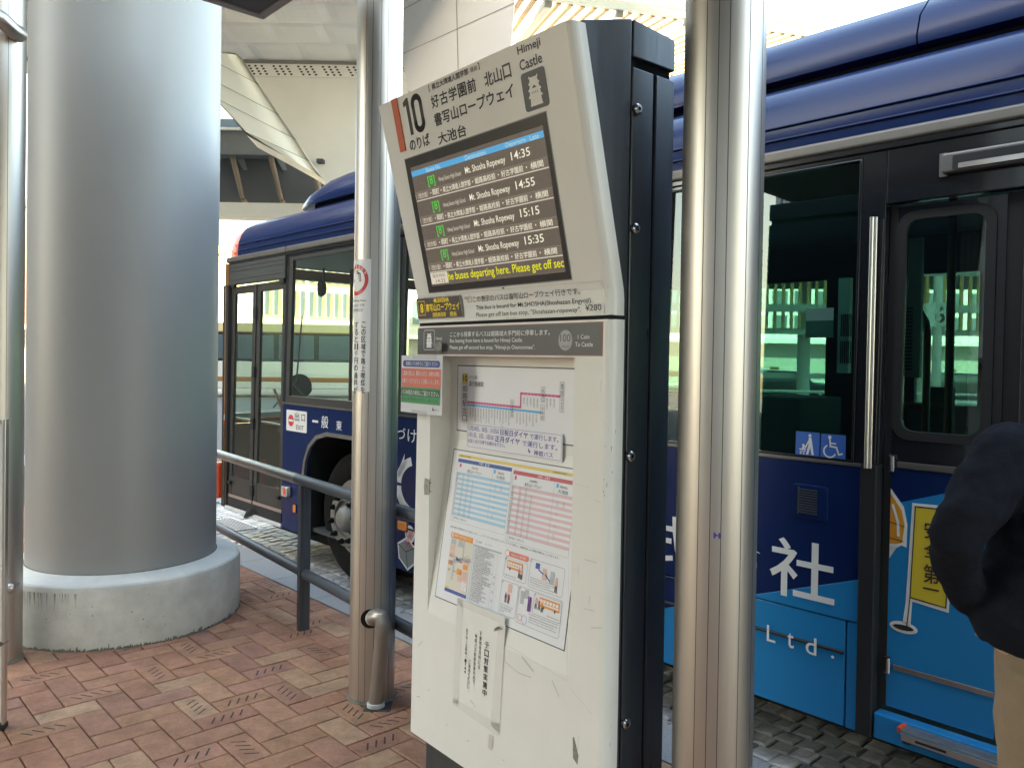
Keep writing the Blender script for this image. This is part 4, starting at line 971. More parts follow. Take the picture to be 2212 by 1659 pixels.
# front wheel
wh = empty('front_wheel', (-3.88, .10, .39 + .1)); wh.parent = bus
ax = ((0, 0, 0), (0, 1, 0))
m = MB(); m.lathe([(.285, .012), (.30, .0), (.40, -.008), (.455, .004), (.482, .03), (.487, .09), (.487, .20), (.475, .255), (.40, .28), (.29, .27), (.285, .012)], 72, ax=ax); m.build('tyre', 'tyre', wh, smooth=35)
m = MB(); m.lathe([(.286, .01), (.274, .02), (.268, .06), (.252, .085), (.236, .03), (.214, -.06), (.204, -.082), (.138, -.086), (.132, -.060), (.104, -.056), (.096, -.090), (.070, -.118), (.050, -.124), (.001, -.126)], 60, ax=ax); m.build('rim', 'rim', wh, smooth=35)
m = MB()
for k in range(10):
    t = 2 * pi * k / 10 + .2; m.lathe([(.021, -.080), (.021, -.100), (.015, -.102), (.0145, -.128), (.001, -.129)], 10, ax=((.168 * cos(t), 0, .168 * sin(t)), (0, 1, 0)))
m.build('wheel_nut', 'tyre', wh, smooth=30)
# far wheels only cast shade
rw = copy_tree(wh, bus); rw.location = (2.25, .10, .49)
# ---- window band
m = MB()
for s0, s1 in ((-4.852, -4.795), (-3.285, -3.175), (-1.76, -1.61), (-.064, .030)): srect(m, s0, s1, 1.212, 2.425, .001, .05); B(m, 'window_pillar', 'bus_black', bevel=.004); m = MB()
srect(m, -4.795, -.064, 2.405, 2.425, .001, .05); srect(m, -5.99, 4.2, 2.425, 2.450, -.006, .05)
srect(m, .030, 1.6, 2.215, 2.425, .001, .05)
B(m, 'window_header', 'bus_black', bevel=.004)
wins = ((-4.795, -3.285, .055, .058, 'pane_clear'), (-3.175, -1.76, .03, .02, 'pane_clear'), (-1.61, -.064, .012, .008, 'pane_dark'))
for s0, s1, fl, fb, gm in wins:
    m = MB(); z0, z1 = 1.212, 2.405; fb = max(fb, .012)
    srect(m, s0, s1, z0, z0 + fb, -.003, .03); srect(m, s0, s1, z1 - fb * .5, z1, -.003, .03); srect(m, s0, s0 + fl, z0 + fb, z1 - fb * .5, -.003, .03); srect(m, s1 - fl, s1, z0 + fb, z1 - fb * .5, -.003, .03)
    w = B(m, 'side_window', 'door_grey' if fl > .02 else 'bus_black', bevel=.003)
    m = MB(); srect(m, s0 + fl, s1 - fl, z0 + fb, z1 - fb * .5, .008, .012); m.build('pane', gm, w, dz=.1)
m = MB(); srect(m, -5.955, -4.862, 2.24, 2.425, -.012, .05); [srect(m, -5.95, -4.866, z, z + .006, -.016, -.012) for z in (2.285, 2.36, 2.395)]; B(m, 'door_header', 'header_grey', bevel=.006)
m = MB(); srect(m, -6.03, -4.868, 2.448, 2.502, -.014, .05); srect(m, -4.856, 4.2, 2.450, 2.502, -.014, .05); B(m, 'cant_trim', 'trim_dull', bevel=.012, seg=3)
# ---- roof
half = [(.022, 2.500), (.024, 2.56), (.034, 2.63), (.058, 2.70), (.105, 2.765), (.19, 2.815), (.30, 2.842), (.60, 2.858), (1.25, 2.862)]
full = half + [(2.5 - d, z) for d, z in reversed(half[:-1])]
def rsec(s, kz=1.0, kd=0.0): return [(s, d + (kd if d < 1.25 else -kd) * (1 if d != 1.25 else 0), 2.5 + (z - 2.5) * kz) for d, z in full]
m = MB(); m.loft([rsec(-5.80), rsec(-5.0), rsec(-2.5), rsec(0), rsec(4.3)]); B(m, 'roof', 'navy', smooth=60)
m = MB(); m.loft([rsec(-6.06, .45, .10), rsec(-6.03, .72, .05), rsec(-5.96, .92, .01), rsec(-5.804, 1.0)]); 
for z, d in ((2.60, .03), (2.53, .02)): m.lathe([(.014, 0), (.012, .004), (.001, .005)], 10, ax=((-5.86, d + .004, z), (0, -1, 0)))
B(m, 'roof_front_cap', 'bus_red', smooth=45)
m = MB(); m.tube([(-5.79, .026, 2.600), (4.3, .026, 2.600)], .006, 8); m.tube([(-5.79, .021, 2.545), (4.3, .021, 2.545)], .006, 8); B(m, 'roof_moulding', 'navy', smooth=60)
ph = [(.275, 2.895), (.270, 2.93), (.300, 3.02), (.39, 3.11), (.56, 3.175), (.85, 3.21), (1.25, 3.22)]
pf_ = ph + [(2.5 - d, z) for d, z in reversed(ph[:-1])]
def psec(s, k, kd=0.0): return [(s, (1.25 - (1.25 - d) * (1 - kd)) if d < 1.25 else (1.25 + (d - 1.25) * (1 - kd)), 2.895 + (z - 2.895) * k) for d, z in pf_]
m = MB(); m.loft([psec(-5.27, .05, .14), psec(-5.23, .28, .09), psec(-5.14, .52, .05), psec(-5.0, .76, .02), psec(-4.8, .92, .004), psec(-4.5, 1), psec(-1.9, 1)])
for s0, s1 in ((-1.893, .030), (.037, .46), (.467, 2.2), (2.207, 4.2)): m.loft([psec(s0, 1), psec(s1, 1)])
B(m, 'roof_pod', 'navy', smooth=45)
m = MB(); m.box(-5.0, 4.1, .36, 2.14, 2.84, 2.90); m.box(-4.6, 4.1, .5, 2.0, 2.86, 3.05); B(m, 'pod_base', 'casing_gap')
# ---- front end
m = MB()
def fr_(z0, z1, mi): m.loft([[(-5.985, -.012, z) for z in (z0, z1)] + [(-5.985, .02, z) for z in (z1, z0)], [(-6.06, .012, z) for z in (z0, z1)] + [(-6.04, .03, z) for z in (z1, z0)], [(-6.11, .10, z) for z in (z0, z1)] + [(-6.09, .12, z) for z in (z1, z0)], [(-6.15, 1.25, z) for z in (z0, z1)] + [(-6.13, 1.25, z) for z in (z1, z0)], [(-6.11, 2.4, z) for z in (z0, z1)] + [(-6.09, 2.4, z) for z in (z1, z0)]], mi)
fr_(.20, .942, 0); fr_(.944, .985, 1); fr_(.987, 1.04, 2)
B(m, 'front_panel', ['bus_orange', 'bus_red', 'bus_white'], smooth=45)
m = MB(); m.loft([[(-5.985, -.010, z) for z in (1.04, 2.44)] + [(-5.96, .05, z) for z in (2.44, 1.04)], [(-6.065, .014, z) for z in (1.04, 2.44)] + [(-6.03, .06, z) for z in (2.44, 1.04)], [(-6.10, .085, z) for z in (1.04, 2.44)] + [(-6.07, .09, z) for z in (2.44, 1.04)]]); m.box(-6.14, -6.05, .08, 2.42, 2.36, 2.46)
B(m, 'front_pillar', ['bus_orange'], smooth=40)
m = MB(); m.box(-6.05, -5.935, -.004, .03, .18, 2.24); B(m, 'door_jamb', 'rubber')
m = MB(); m.loft([[(-6.17 + .02 * k, -.03 + q, z) for q, z in ((0, .24), (.5, .24), (.5, .58), (0, .58))] for k in (0, 4)]); B(m, 'front_bumper', 'bus_red', bevel=.02, seg=3)
m = MB(); m.box(-6.115, -6.108, .10, 2.38, 1.06, 2.37); B(m, 'windscreen', 'pane_clear')
# ---- front folding door
for k, (s0, s1) in enumerate(((-5.93, -5.435), (-5.41, -4.868))):
    m = MB(); fw = .062; d = .012
    srect(m, s0, s0 + fw, .225, 2.225, d, d + .03); srect(m, s1 - fw, s1, .225, 2.225, d, d + .03); srect(m, s0 + fw, s1 - fw, 2.155, 2.225, d, d + .03); srect(m, s0 + fw, s1 - fw, .225, .475, d + .004, d + .03)
    lf = B(m, 'door_leaf', 'door_grey', bevel=.004)
    m = MB(); srect(m, s0 + fw, s1 - fw, .475, 2.155, d + .010, d + .014); m.build('pane', 'pane_clear', lf, dz=.1)
    m = MB(); m.tube([(s0 + fw * .6, d + .06, 1.005), (s1 - fw * .6, d + .06, 1.005)], .014, 12); m.build('grab_rail', 'steel_dull', lf, smooth=50, dz=.1)
    m = MB(); srect(m, s0, s1, .285, .312, d - .004, d); [m.lathe([(.004, 0), (.003, .002), (.0005, .0025)], 8, ax=((s0 + .04 + q * .11, d - .004, .298), (0, -1, 0))) for q in range(5)]; m.build('kick_strip', 'alu', lf, dz=.1)
m = MB()
for z in (1.97, 1.45, .99, .40): srect(m, -5.448, -5.398, z - .05, z + .05, -.004, .014); B(m, 'door_hinge', 'rubber', bevel=.003); m = MB()
srect(m, -5.9, -5.85, .405, .435, -.012, .01); srect(m, -4.93, -4.885, .395, .425, -.012, .01); srect(m, -5.92, -5.85, 2.215, 2.24, -.01, .02); srect(m, -4.96, -4.88, 2.20, 2.24, -.01, .02)
B(m, 'door_hinge', 'rubber', bevel=.003)
m = MB(); slab(m, [(-5.95, .20), (-4.866, .20), (-4.866, .285), (-5.95, .285)], .006, .02); m.add([(-5.47, -.012, .24), (-5.38, -.018, .245), (-5.30, .0, .22), (-5.44, -.03, .155), (-5.51, -.03, .150)], [(0, 1, 2, 3, 4)]); B(m, 'door_skirt', 'rubber')
m = MB(); srect(m, -5.96, -4.85, .168, .198, -.01, .05); B(m, 'door_sill', 'bus_white', bevel=.006)
# ---- side fittings near the front
m = MB(); m.rrect(side(-.0012), -4.776, -4.434, .985, 1.155, .012); sg_ = B(m, 'exit_sticker', 'sticker_white')
m = MB(); m.disc(side(-.002), -4.695, 1.070, .048, .048); m.build('no_entry_disc', 'sign_red', sg_, dz=.1)
m = MB(); m.rect(side(-.0028), -4.735, -4.655, 1.061, 1.079); m.build('no_entry_bar', 'sticker_white', sg_, dz=.1)
m = MB(); m.text(side(-.002), '出', -4.632, -4.558, 1.072, 1.140, 0, .012); m.text(side(-.002), '口', -4.520, -4.462, 1.076, 1.130, 0, .012); m.text(side(-.002), 'EXIT', -4.606, -4.482, 1.003, 1.040, 0, .006); m.build('lettering', 'ink', sg_, dz=.1)
m = MB(); t = side(-.0015)
m.text(t, '一', -4.345, -4.255, 1.080, 1.098, 0, .02); m.text(t, '般', -4.205, -4.10, 1.045, 1.142, 0, .012); m.text(t, '東', -3.985, -3.905, 1.045, 1.118, 0, .008)
B(m, 'lettering', 'sticker_white'); m = MB()
m.text(t, 'つ', -3.385, -3.275, 1.055, 1.115, 0, .004); m.text(t, 'づ', -3.19, -3.09, 1.048, 1.125, 0, .004); m.text(t, 'け', -3.065, -2.965, 1.035, 1.122, 0, .004)
B(m, 'lettering', 'sticker_white'); m = MB()
m.ring(t, -2.965, .742, .168, .235, .86, 0, 30, radians(105), radians(176)); B(m, 'lettering', 'sticker_white'); m = MB()
m.ring(t, -2.965, .742, .168, .235, .86, 0, 30, radians(183), radians(258))
m.flat(t, [(-3.185, .80), (-3.095, .955), (-3.10, .905), (-3.06, .905), (-3.15, .79)]); m.flat(t, [(-3.175, .655), (-3.09, .555), (-3.085, .60), (-3.05, .60), (-3.14, .68)])
B(m, 'arc_emblem', 'sticker_white'); m = MB()
sp = .330
for k, ch in enumerate('株式会社'): c0 = -.272 - (3 - k) * sp; m.text(t, ch, c0 - .142, c0 + .142, .625, .870, 0, .012)
B(m, 'company_lettering', 'sticker_white'); m = MB()
for ch, c0, w, z0, z1 in (('L', -.398, .040, .419, .487), ('t', -.310, .030, .418, .480), ('d', -.220, .046, .416, .486), ('.', -.129, .013, .425, .437), ('.', -.62, .013, .425, .437), ('o', -.71, .046, .418, .466), ('C', -.81, .05, .418, .486)): m.text(side(-.0085), ch, c0 - w / 2, c0 + w / 2, z0, z1, 0, .004)
B(m, 'company_lettering', 'sticker_white')
def lamp(s, z, w, h, mt, base, proud=.02):
    m = MB(); m.prism(rr(s - w / 2 - .006, s + w / 2 + .006, z - h / 2 - .006, z + h / 2 + .006, .008), side(-.006), side(.004)); lb = B(m, 'side_lamp', base, bevel=.002)
    m = MB(); m.prism(rr(s - w / 2, s + w / 2, z - h / 2, z + h / 2, min(w, h) * .25), side(-proud), side(-.004)); m.build('lens', mt, lb, bevel=.006, smooth=40, dz=.1)
lamp(-4.735, .487, .105, .085, 'lens_clear', 'rubber', .04); lamp(-4.615, .362, .045, .062, 'amber', 'navy', .008); lamp(-3.105, .468, .105, .058, 'amber', 'trim_dull', .012)
m = MB(); m.prism(rr(-4.742, -4.700, .462, .512, .01), side(-.0405), side(-.030)); B(m, 'lamp_bulb', 'bus_red')
# gift-like cube decal with a red and white tassel
m = MB(); m.flat(side(-.0015), [(-3.165, .345), (-3.075, .395), (-2.96, .352), (-2.965, .235), (-3.045, .178), (-3.15, .245)]); m.disc(side(-.0015), -3.025, .425, .055, .06); dc = B(m, 'cube_decal', 'sticker_white')
m = MB(); m.flat(side(-.0022), [(-3.150, .338), (-3.075, .378), (-2.972, .342), (-2.976, .243), (-3.045, .196), (-3.136, .250)]); m.build('cube_face', 'decal_grey', dc, dz=.1)
m = MB(); m.line(side(-.003), [(-3.150, .338), (-3.062, .302), (-2.972, .342)], .006); m.line(side(-.003), [(-3.062, .302), (-3.045, .196)], .006); m.build('cube_edge', 'ink', dc, dz=.1)
m = MB(); [m.line(side(-.003), [(-3.025 + .014 * cos(u_), .385 + .02 * sin(u_)), (-3.025 + .046 * cos(u_), .42 + .05 * sin(u_))], .005) for u_ in (.2, .7, 1.2, 1.7, 2.2, 2.8)]; [m.line(side(-.003), [(-3.03, .372), (-3.03 + .05 * cos(u_), .372 + .035 * sin(u_))], .006) for u_ in (3.6, 4.2, 4.9, 5.6)]; m.build('tassel', 'sign_red', dc, dz=.1)
# blue accessibility stickers
def picto(s0, s1, z0, z1, draw):
    m = MB(); m.rrect(side(-.0015), s0, s1, z0, z1, .004); p = B(m, 'access_sticker', 'sign_blue')
    m = MB(); draw(m, lambda a, b: side(-.0024)(s0 + a * (s1 - s0), z0 + b * (z1 - z0))); m.build('pictogram', 'sticker_white', p, dz=.1)
def stroller(m, f):
    m.disc(f, .60, .86, .062); m.flat(f, [(.55, .78), (.66, .78), (.72, .45), (.78, .08), (.69, .08), (.62, .38), (.55, .08), (.46, .08), (.55, .50)]); m.line(f, [(.58, .68), (.44, .40), (.36, .40)], .055)
    m.disc(f, .33, .45, .05); m.flat(f, [(.28, .38), (.37, .40), (.40, .26), (.20, .24), (.15, .30), (.28, .30)]); m.line(f, [(.44, .40), (.40, .20), (.20, .17)], .03); m.disc(f, .23, .11, .035); m.disc(f, .36, .11, .035)
def wheelchair(m, f):
    m.disc(f, .36, .88, .07); m.line(f, [(.37, .78), (.40, .52), (.64, .50), (.74, .22), (.86, .26)], .065); m.line(f, [(.39, .65), (.60, .64)], .055); m.ring(f, .38, .33, .21, .27, 1.0, 0, 30, radians(115), radians(338))
picto(-.309, -.206, 1.219, 1.319, stroller); picto(-.201, -.098, 1.216, 1.317, wheelchair)
# filler flap
m = MB(); m.prism(rr(-.318, -.163, .962, 1.104, .016), side(-.006), side(.002)); ff_ = B(m, 'filler_flap', 'navy', bevel=.004)
m = MB()
for k in range(10): srect(m, -.286, -.207, .985 + k * .0105, .9905 + k * .0105, -.010, -.006)
srect(m, -.292, -.286, .980, 1.092, -.009, -.006); m.build('louvre', 'casing', ff_, dz=.1)
# ---- middle sliding door
m = MB(); srect(m, -.034, .028, .163, 1.212, -.010, .05); B(m, 'door_post', 'rubber', bevel=.004)
m = MB(); m.tube([(-.006, -.022, 1.20), (-.006, -.016, 2.165)], .0085, 10); m.tube([(.006, -.014, 1.20), (.006, -.008, 2.165)], .006, 10); B(m, 'door_hand_rail', 'alu', smooth=50)
def leaf(s0, s1, w0, w1, wg, painted):
    d = .045; zs, z1 = .285, 2.205; wz0, wz1 = 1.345, 2.155
    outer = [(s0, zs), (s1, zs), (s1, z1), (s0, z1)]; r_ = .045; hole = rr(w0, w1, wz0, wz1, r_)
    m = MB()
    for pts in ([(s0, 1.232), (s1, 1.232), (s1, wz0), (s0, wz0)], [(s0, wz1), (s1, wz1), (s1, z1), (s0, z1)], [(s0, wz0), (w0, wz0), (w0, wz1), (s0, wz1)], [(w1, wz0), (s1, wz0), (s1, wz1), (w1, wz1)]): slab(m, pts, d, d + .03)
    lf = B(m, 'sliding_door', 'bus_black')
    m = MB(); ri = rr(w0 + .004, w1 - .004, wz0 + .004, wz1 - .004, r_); n = len(hole); ro = rr(w0 - .03, w1 + .03, wz0 - .03, wz1 + .03, r_ + .02)
    f_ = side(d - .006); m.add([f_(a, b) for a, b in ri] + [f_(a, b) for a, b in ro] + [side(d + .01)(a, b) for a, b in ri], [(i, (i + 1) % n, n + (i + 1) % n, n + i) for i in range(n)] + [(i, (i + 1) % n, 2 * n + (i + 1) % n, 2 * n + i) for i in range(n)]); m.build('window_rubber', 'rubber', lf, dz=.1)
    m = MB(); slab(m, ri, d + .012, d + .015); m.build('pane', 'pane_green', lf, dz=.1)
    m = MB(); lz2 = lambda s: 1.062 + .35 * (s - .06)
    if painted: slab(m, [(s0, lz2(s0)), (s1, lz2(s1)), (s1, 1.205), (s0, 1.205)], d, d + .03, 0); slab(m, [(s0, zs), (s1, zs), (s1, lz2(s1)), (s0, lz2(s0))], d, d + .03, 1)
    m.build('painted_panel', ['navy', 'bus_blue'], lf, dz=.1)
    m = MB(); srect(m, s0 + .025, s1, 1.207, 1.230, d - .006, d + .02); m.build('upper_slide_rail', 'trim_dull', lf, bevel=.002, dz=.1)
    m = MB(); srect(m, s0 + .025, s1, .432, .452, d - .005, d + .0); m.build('lower_slide_rail', 'brushed', lf, bevel=.002, dz=.1)
    return lf
lf = leaf(.060, .432, .088, .372, 0, True)
for z in (1.222, .446):
    m = MB(); m.tube([(.070, .032, z - .028), (.070, .032, z + .028)], .009, 12); m.box(.056, .076, .034, .05, z - .034, z - .026); m.box(.056, .076, .034, .05, z + .026, z + .034); m.build('hinge', 'chrome', lf, smooth=40, dz=.1)
lf2 = leaf(.485, .86, .52, .82, 0, True)
m = MB(); srect(m, .432, .485, .285, 2.21, .05, .075); srect(m, .032, .060, .285, 2.21, .04, .075); B(m, 'door_seal', 'rubber')
m = MB(); slab(m, [(.032, .163), (1.5, .163), (1.5, .262), (.032, .262)], .0, .06); B(m, 'door_sill_panel', 'bus_blue', bevel=.006)
m = MB(); m.box(.155, .9, -.055, .05, .238, .254, 0); m.box(.165, .9, -.075, -.055, .224, .250, 1); m.box(.215, .32, -.0765, -.075, .232, .241, 2); m.box(.150, .175, -.02, .02, .19, .238, 2); stp = B(m, 'boarding_step', ['step_alu', 'alu', 'rubber'], bevel=.003)
m = MB(); m.box(.140, .158, -.05, .05, .236, .258); m.build('red_end_cap', 'bus_red', stp, bevel=.003, dz=.1)
m = MB(); m.prism(rr(.236, .95, 2.292, 2.366, .012), side(-.035), side(.0)); lb = B(m, 'door_lamp', 'trim_dull', bevel=.008)
m = MB(); m.prism(rr(.275, .95, 2.300, 2.352, .006), side(-.037), side(-.030)); m.build('lamp_recess', 'rubber', lb, dz=.1)
m = MB(); m.prism(rr(.295, .95, 2.304, 2.322, .004), side(-.039), side(-.030)); m.build('lamp_tube', 'lens_clear', lb, dz=.1)
m = MB(); m.prism(rr(.222, .250, 2.286, 2.372, .004), side(-.012), side(.0)); m.build('lamp_bracket', 'trim_dull', lb, dz=.1)
m = MB()
t = side(.0435)
m.flat(t, [(.062, .88), (.105, .912), (.125, .908), (.126, .995), (.112, 1.06), (.062, 1.125)], 0); m.flat(t, [(.062, .855), (.090, .905), (.062, .90)], 0)
fl = lambda s, z: (s, z)
m.flat(t, [(.126, .700), (.142, 1.080), (.30, 1.086), (.278, .700 - .004), (.150, .708), (.146, .615), (.116, .615)], 0); m.disc(t, .120, .602, .052, .022)
dd = m.build('door_decal', 'sticker_white', lf, dz=.1)
t2 = side(.0425); m = MB(); m.flat(t2, [(.142, .722), (.154, 1.068), (.290, 1.072), (.268, .712)]); m.build('flag_decal', 'flag_yellow', lf, dz=.1)
m = MB(); m.flat(t2, [(.0625, .912), (.108, .922), (.116, .99), (.104, 1.045), (.0625, 1.105)]); m.build('orange_decal', 'decal_orange', lf, dz=.1)
t3 = side(.0415); m = MB(); m.line(t3, [(.142, .722), (.154, 1.068), (.290, 1.072), (.268, .712)], .004, 0, True); m.line(t3, [(.142, .722), (.132, .602)], .004); m.disc(t3, .120, .602, .038, .010)
for ch, z1, z0 in (('安', 1.020, .955), ('全', .940, .885), ('第', .860, .790), ('一', .772, .766)): m.text(t3, ch, .188, .244, z0, z1, 0, .010)
m.line(t3, [(.0625, .935), (.112, .928)], .003); m.line(t3, [(.0625, .995), (.115, .985)], .003); m.build('decal_outline', 'ink', lf, dz=.1)
m = MB(); m.line(t3, [(.072, 1.06), (.092, 1.0), (.094, .95)], .010); m.build('decal_gloss', 'sticker_white', lf, dz=.1)
m = MB(); m.prism(rr(.352, .385, .735, .815, .006), side(.036), side(.046)); m.build('door_reflector', 'bus_red', lf, dz=.1)
# ---- far side, floor, ceiling and fittings seen through the glass
m = MB(); D0 = 2.46
fo = lambda s, z: (s, D0, z); fi = lambda s, z: (s, D0 + .04, z)
m.prism([(-6.1, .2), (4.2, .2), (4.2, 1.345), (-6.1, 1.345)], fo, fi); m.prism([(-6.1, 2.20), (4.2, 2.20), (4.2, 2.5), (-6.1, 2.5)], fo, fi)
fw_ = ((-4.70, -3.05), (-2.86, -1.392), (-.775, -.395), (-.16, 1.3), (1.5, 3.9))
e = [-6.1] + [q for w in fw_ for q in w] + [4.2]
for k in range(0, len(e), 2): m.prism([(e[k], 1.345), (e[k + 1], 1.345), (e[k + 1], 2.20), (e[k], 2.20)], fo, fi)
B(m, 'far_side_wall', 'interior')
for s0, s1 in fw_:
    m = MB(); m.prism([(s0, 1.345), (s1, 1.345), (s1, 2.20), (s0, 2.20)], lambda s, z: (s, D0 + .015, z), lambda s, z: (s, D0 + .019, z)); B(m, 'far_window_pane', 'pane_green')
m = MB(); m.box(-6.05, 4.2, .06, D0, .20, .23); B(m, 'floor', 'interior'); m = MB(); m.box(-5.95, 4.2, .06, D0, 2.455, 2.485); B(m, 'ceiling', 'interior_pale')
m = MB(); m.box(4.2, 4.3, .0, 2.5, .2, 2.5); m.box(.9, 4.2, .0, .04, .17, 2.425); B(m, 'rear_body', 'navy')
m = MB(); m.box(-6.08, -5.85, .9, 2.4, .25, 1.08); m.loft([[(s, d, z) for d, z in ((1.35, .6), (2.3, .6), (2.3, 1.18), (1.35, 1.12))] for s in (-5.9, -5.45)]); B(m, 'dashboard', 'interior', bevel=.03)
m = MB(); ct = Vector((-5.28, 1.85, 1.20)); nn = Vector((.5, 0, .86)).normalized(); xa = Vector((0, 1, 0)); ya = nn.cross(xa)
m.tube([ct + (xa * cos(2 * pi * k / 30) + ya * sin(2 * pi * k / 30)) * .21 for k in range(31)], .017, 8); m.tube([ct - xa * .2, ct - nn * .05, ct + xa * .2], .013, 8); m.tube([ct - nn * .05, ct - nn * .5 - Vector((.1, 0, 0))], .03, 8); B(m, 'steering_wheel', 'rubber', smooth=50)
def seat(s, d, face=1, cloth='seat_cloth'):
    m = MB(); m.box(s - .21, s + .21, d - .2, d + .2, .66, .76); m.loft([[(s + .20 + .03 * k, d + q, z) for q, z in ((-.2, .72), (.2, .72), (.19, 1.25), (.12, 1.36), (-.12, 1.36), (-.19, 1.25))] for k in (0, 2.4)]); m.box(s - .05, s + .05, d - .05, d + .05, .23, .66); return B(m, 'seat', cloth, bevel=.03)
seat(-4.75, 1.85); 
for s in (-2.6, -1.85, -1.1, -.35, .45): seat(s, 2.0)
seat(-2.3, .45); seat(-1.5, .45)
p = busl(690, 623, .75); m = MB(); m.loft([[(p.x + .05 * cos(2 * pi * k / 16) * q, p.y + dd_, p.z + .085 * sin(2 * pi * k / 16) * q) for k in range(16)] for q, dd_ in ((.9, .0), (1, .02), (.7, .06))]); m.tube([(p.x, p.y + .05, p.z), (p.x - .1, p.y + .1, 2.46)], .01, 8); B(m, 'cab_mirror', 'rubber', smooth=50)
q = busl(2053, 700, 1.05); m = MB(); m.tube([(q.x, 1.05, .23), (q.x, 1.05, 2.46)], .020, 12); B(m, 'grab_pole', 'grab_brown', smooth=50); m = MB()
q1 = busl(2004, 690, .62); q2 = busl(1978, 662, .62); m.tube([(q1.x, .62, .25), (q1.x, .62, q1.z - .06), (q1.x - .008, .62, q1.z - .01), (q1.x - .03, .62, q1.z + .03), (q2.x - .1, .62, q2.z)], .016, 12); 
B(m, 'grab_pole', 'grab_brown', smooth=50)
for s, d in ((-4.35, .6), (-3.1, .9), (-5.6, 1.1)): m = MB(); m.tube([(s, d, .23), (s, d, 2.46)], .017, 10); B(m, 'grab_pole', 'grab_brown', smooth=50)
m = MB(); a_ = busl(1972, 875, 1.05); b_ = busl(2050, 878, 1.05); m.tube([(a_.x - .3, 1.05, a_.z), (b_.x, 1.05, a_.z)], .015, 10); m.tube([(-5.2, .10, 1.30), (-4.85, .10, .90)], .013, 10); B(m, 'grab_bar', 'grab_brown', smooth=50)
a_ = busl(1998, 1000, 1.25); b_ = busl(2062, 837, 1.25); m = MB(); m.box(a_.x, b_.x, 1.24, 1.27, .7, b_.z); m.box(-.62, -.35, .10, .5, .23, 1.45) ; B(m, 'partition', 'interior', bevel=.01)
a_ = busl(1972, 516, .16); m = MB(); z0 = busl(1972, 816, .16).z
m.box(a_.x - .028, busl(1996, 516, .16).x, .145, .165, z0, a_.z); B(m, 'heater_panel', 'interior_pale')
m = MB(); [m.box(a_.x - .03, a_.x + .012, .141, .145, z0 + .03 + k * .014, z0 + .036 + k * .014) for k in range(18)]; B(m, 'heater_slot', 'rubber')
a_ = busl(1782, 896, .09); m = MB(); p0, p1 = busl(1771, 895, .09), busl(1832, 662, .09); q0, q1 = busl(1826, 803, .09), busl(1842, 672, .09)
z0, z1 = busl(1800, 800, .09).z, busl(1800, 690, .09).z
m = MB(); s0 = busl(1764, 800, .09).x; 
lo, hi = busl(1765, 830, .09), busl(1830, 600, .09)
m = MB(); c0, c1 = busl(1740, 730, .024), busl(1801, 665, .024); m.box(c0.x, c1.x, .0235, .0250, c0.z, c1.z); B(m, 'window_patch', 'map_grey')  # flat grey rectangle just outside the window glass
c0, c1 = busl(1767, 895 - 100, .10), busl(1838, 602, .10); c0 = busl(1826, 804, .10); s0 = busl(1817, 804, .10).x
m = MB(); m.box(busl(1812, 700, .10).x, c1.x, .09, .12, busl(1815, 846, .10).z if False else busl(1815, 806, .10).z, busl(1812, 602, .10).z); B(m, 'vent_panel', 'paper')
m = MB(); zz0 = busl(1812, 790, .10).z; [m.box(busl(1817, 700, .09).x + k * .008, busl(1817, 700, .09).x + .003 + k * .008, .086, .09, zz0 + .01, zz0 + .10) for k in range(6)]; [m.box(busl(1817, 700, .09).x + k * .008, busl(1817, 700, .09).x + .003 + k * .008, .086, .09, zz0 + .12, zz0 + .21) for k in range(6)]; B(m, 'vent_slot', 'rubber')
m = MB()
for d, s1 in ((.55, .35), (1.55, -.1)): m.tube([(-6.13, d, 1.08), (-6.135, d + .25, 1.35), (-6.125, d + .3, 2.0)], .008, 6); m.tube([(-6.14, d + .22, 1.30), (-6.14, d + .42, 1.12)], .006, 6); B(m, 'wiper', 'rubber', smooth=50); m = MB()
m = MB(); m.box(-5.6, 3.9, .3, 2.3, .02, .19); B(m, 'underframe', 'arch_dark')
# ================================================================== the person at the right edge (seen from behind)
pr = empty('person', (1.415, 2.02, 0), 0, 'person in a dark navy jacket and khaki trousers at the right edge, hand in pocket', 'person')
def E_(c, rx, ry, yaw=0.0, n=28, tilt=0.0, dent=0.0):
    out = []
    for k in range(n):
        t = 2 * pi * k / n; x, y = rx * cos(t), ry * sin(t)
        out.append(Vector((c[0] + x * cos(yaw) - y * sin(yaw), c[1] + x * sin(yaw) + y * cos(yaw), c[2] + tilt * x)))
    return out
def limb(m, pts, n=20, mi=0):
    """pts: (x, y, z, radius)"""
    m.tube([p[:3] for p in pts], [p[3] for p in pts], n, mi); return m
def rem(o, vox, it=4, disp=0.0, size=.09):
    r = o.modifiers.new('remesh', 'REMESH'); r.mode = 'VOXEL'; r.voxel_size = vox; r.use_smooth_shade = True
    s = o.modifiers.new('smooth', 'SMOOTH'); s.factor = .6; s.iterations = it
    if disp:
        t = bpy.data.textures.new('folds', 'CLOUDS'); t.noise_scale = size; d = o.modifiers.new('folds', 'DISPLACE'); d.texture = t; d.strength = disp; d.mid_level = .5
    return o
ox_, oy_ = 1.415, 2.02
def L(x, y, z): return (x - ox_, y - oy_, z)
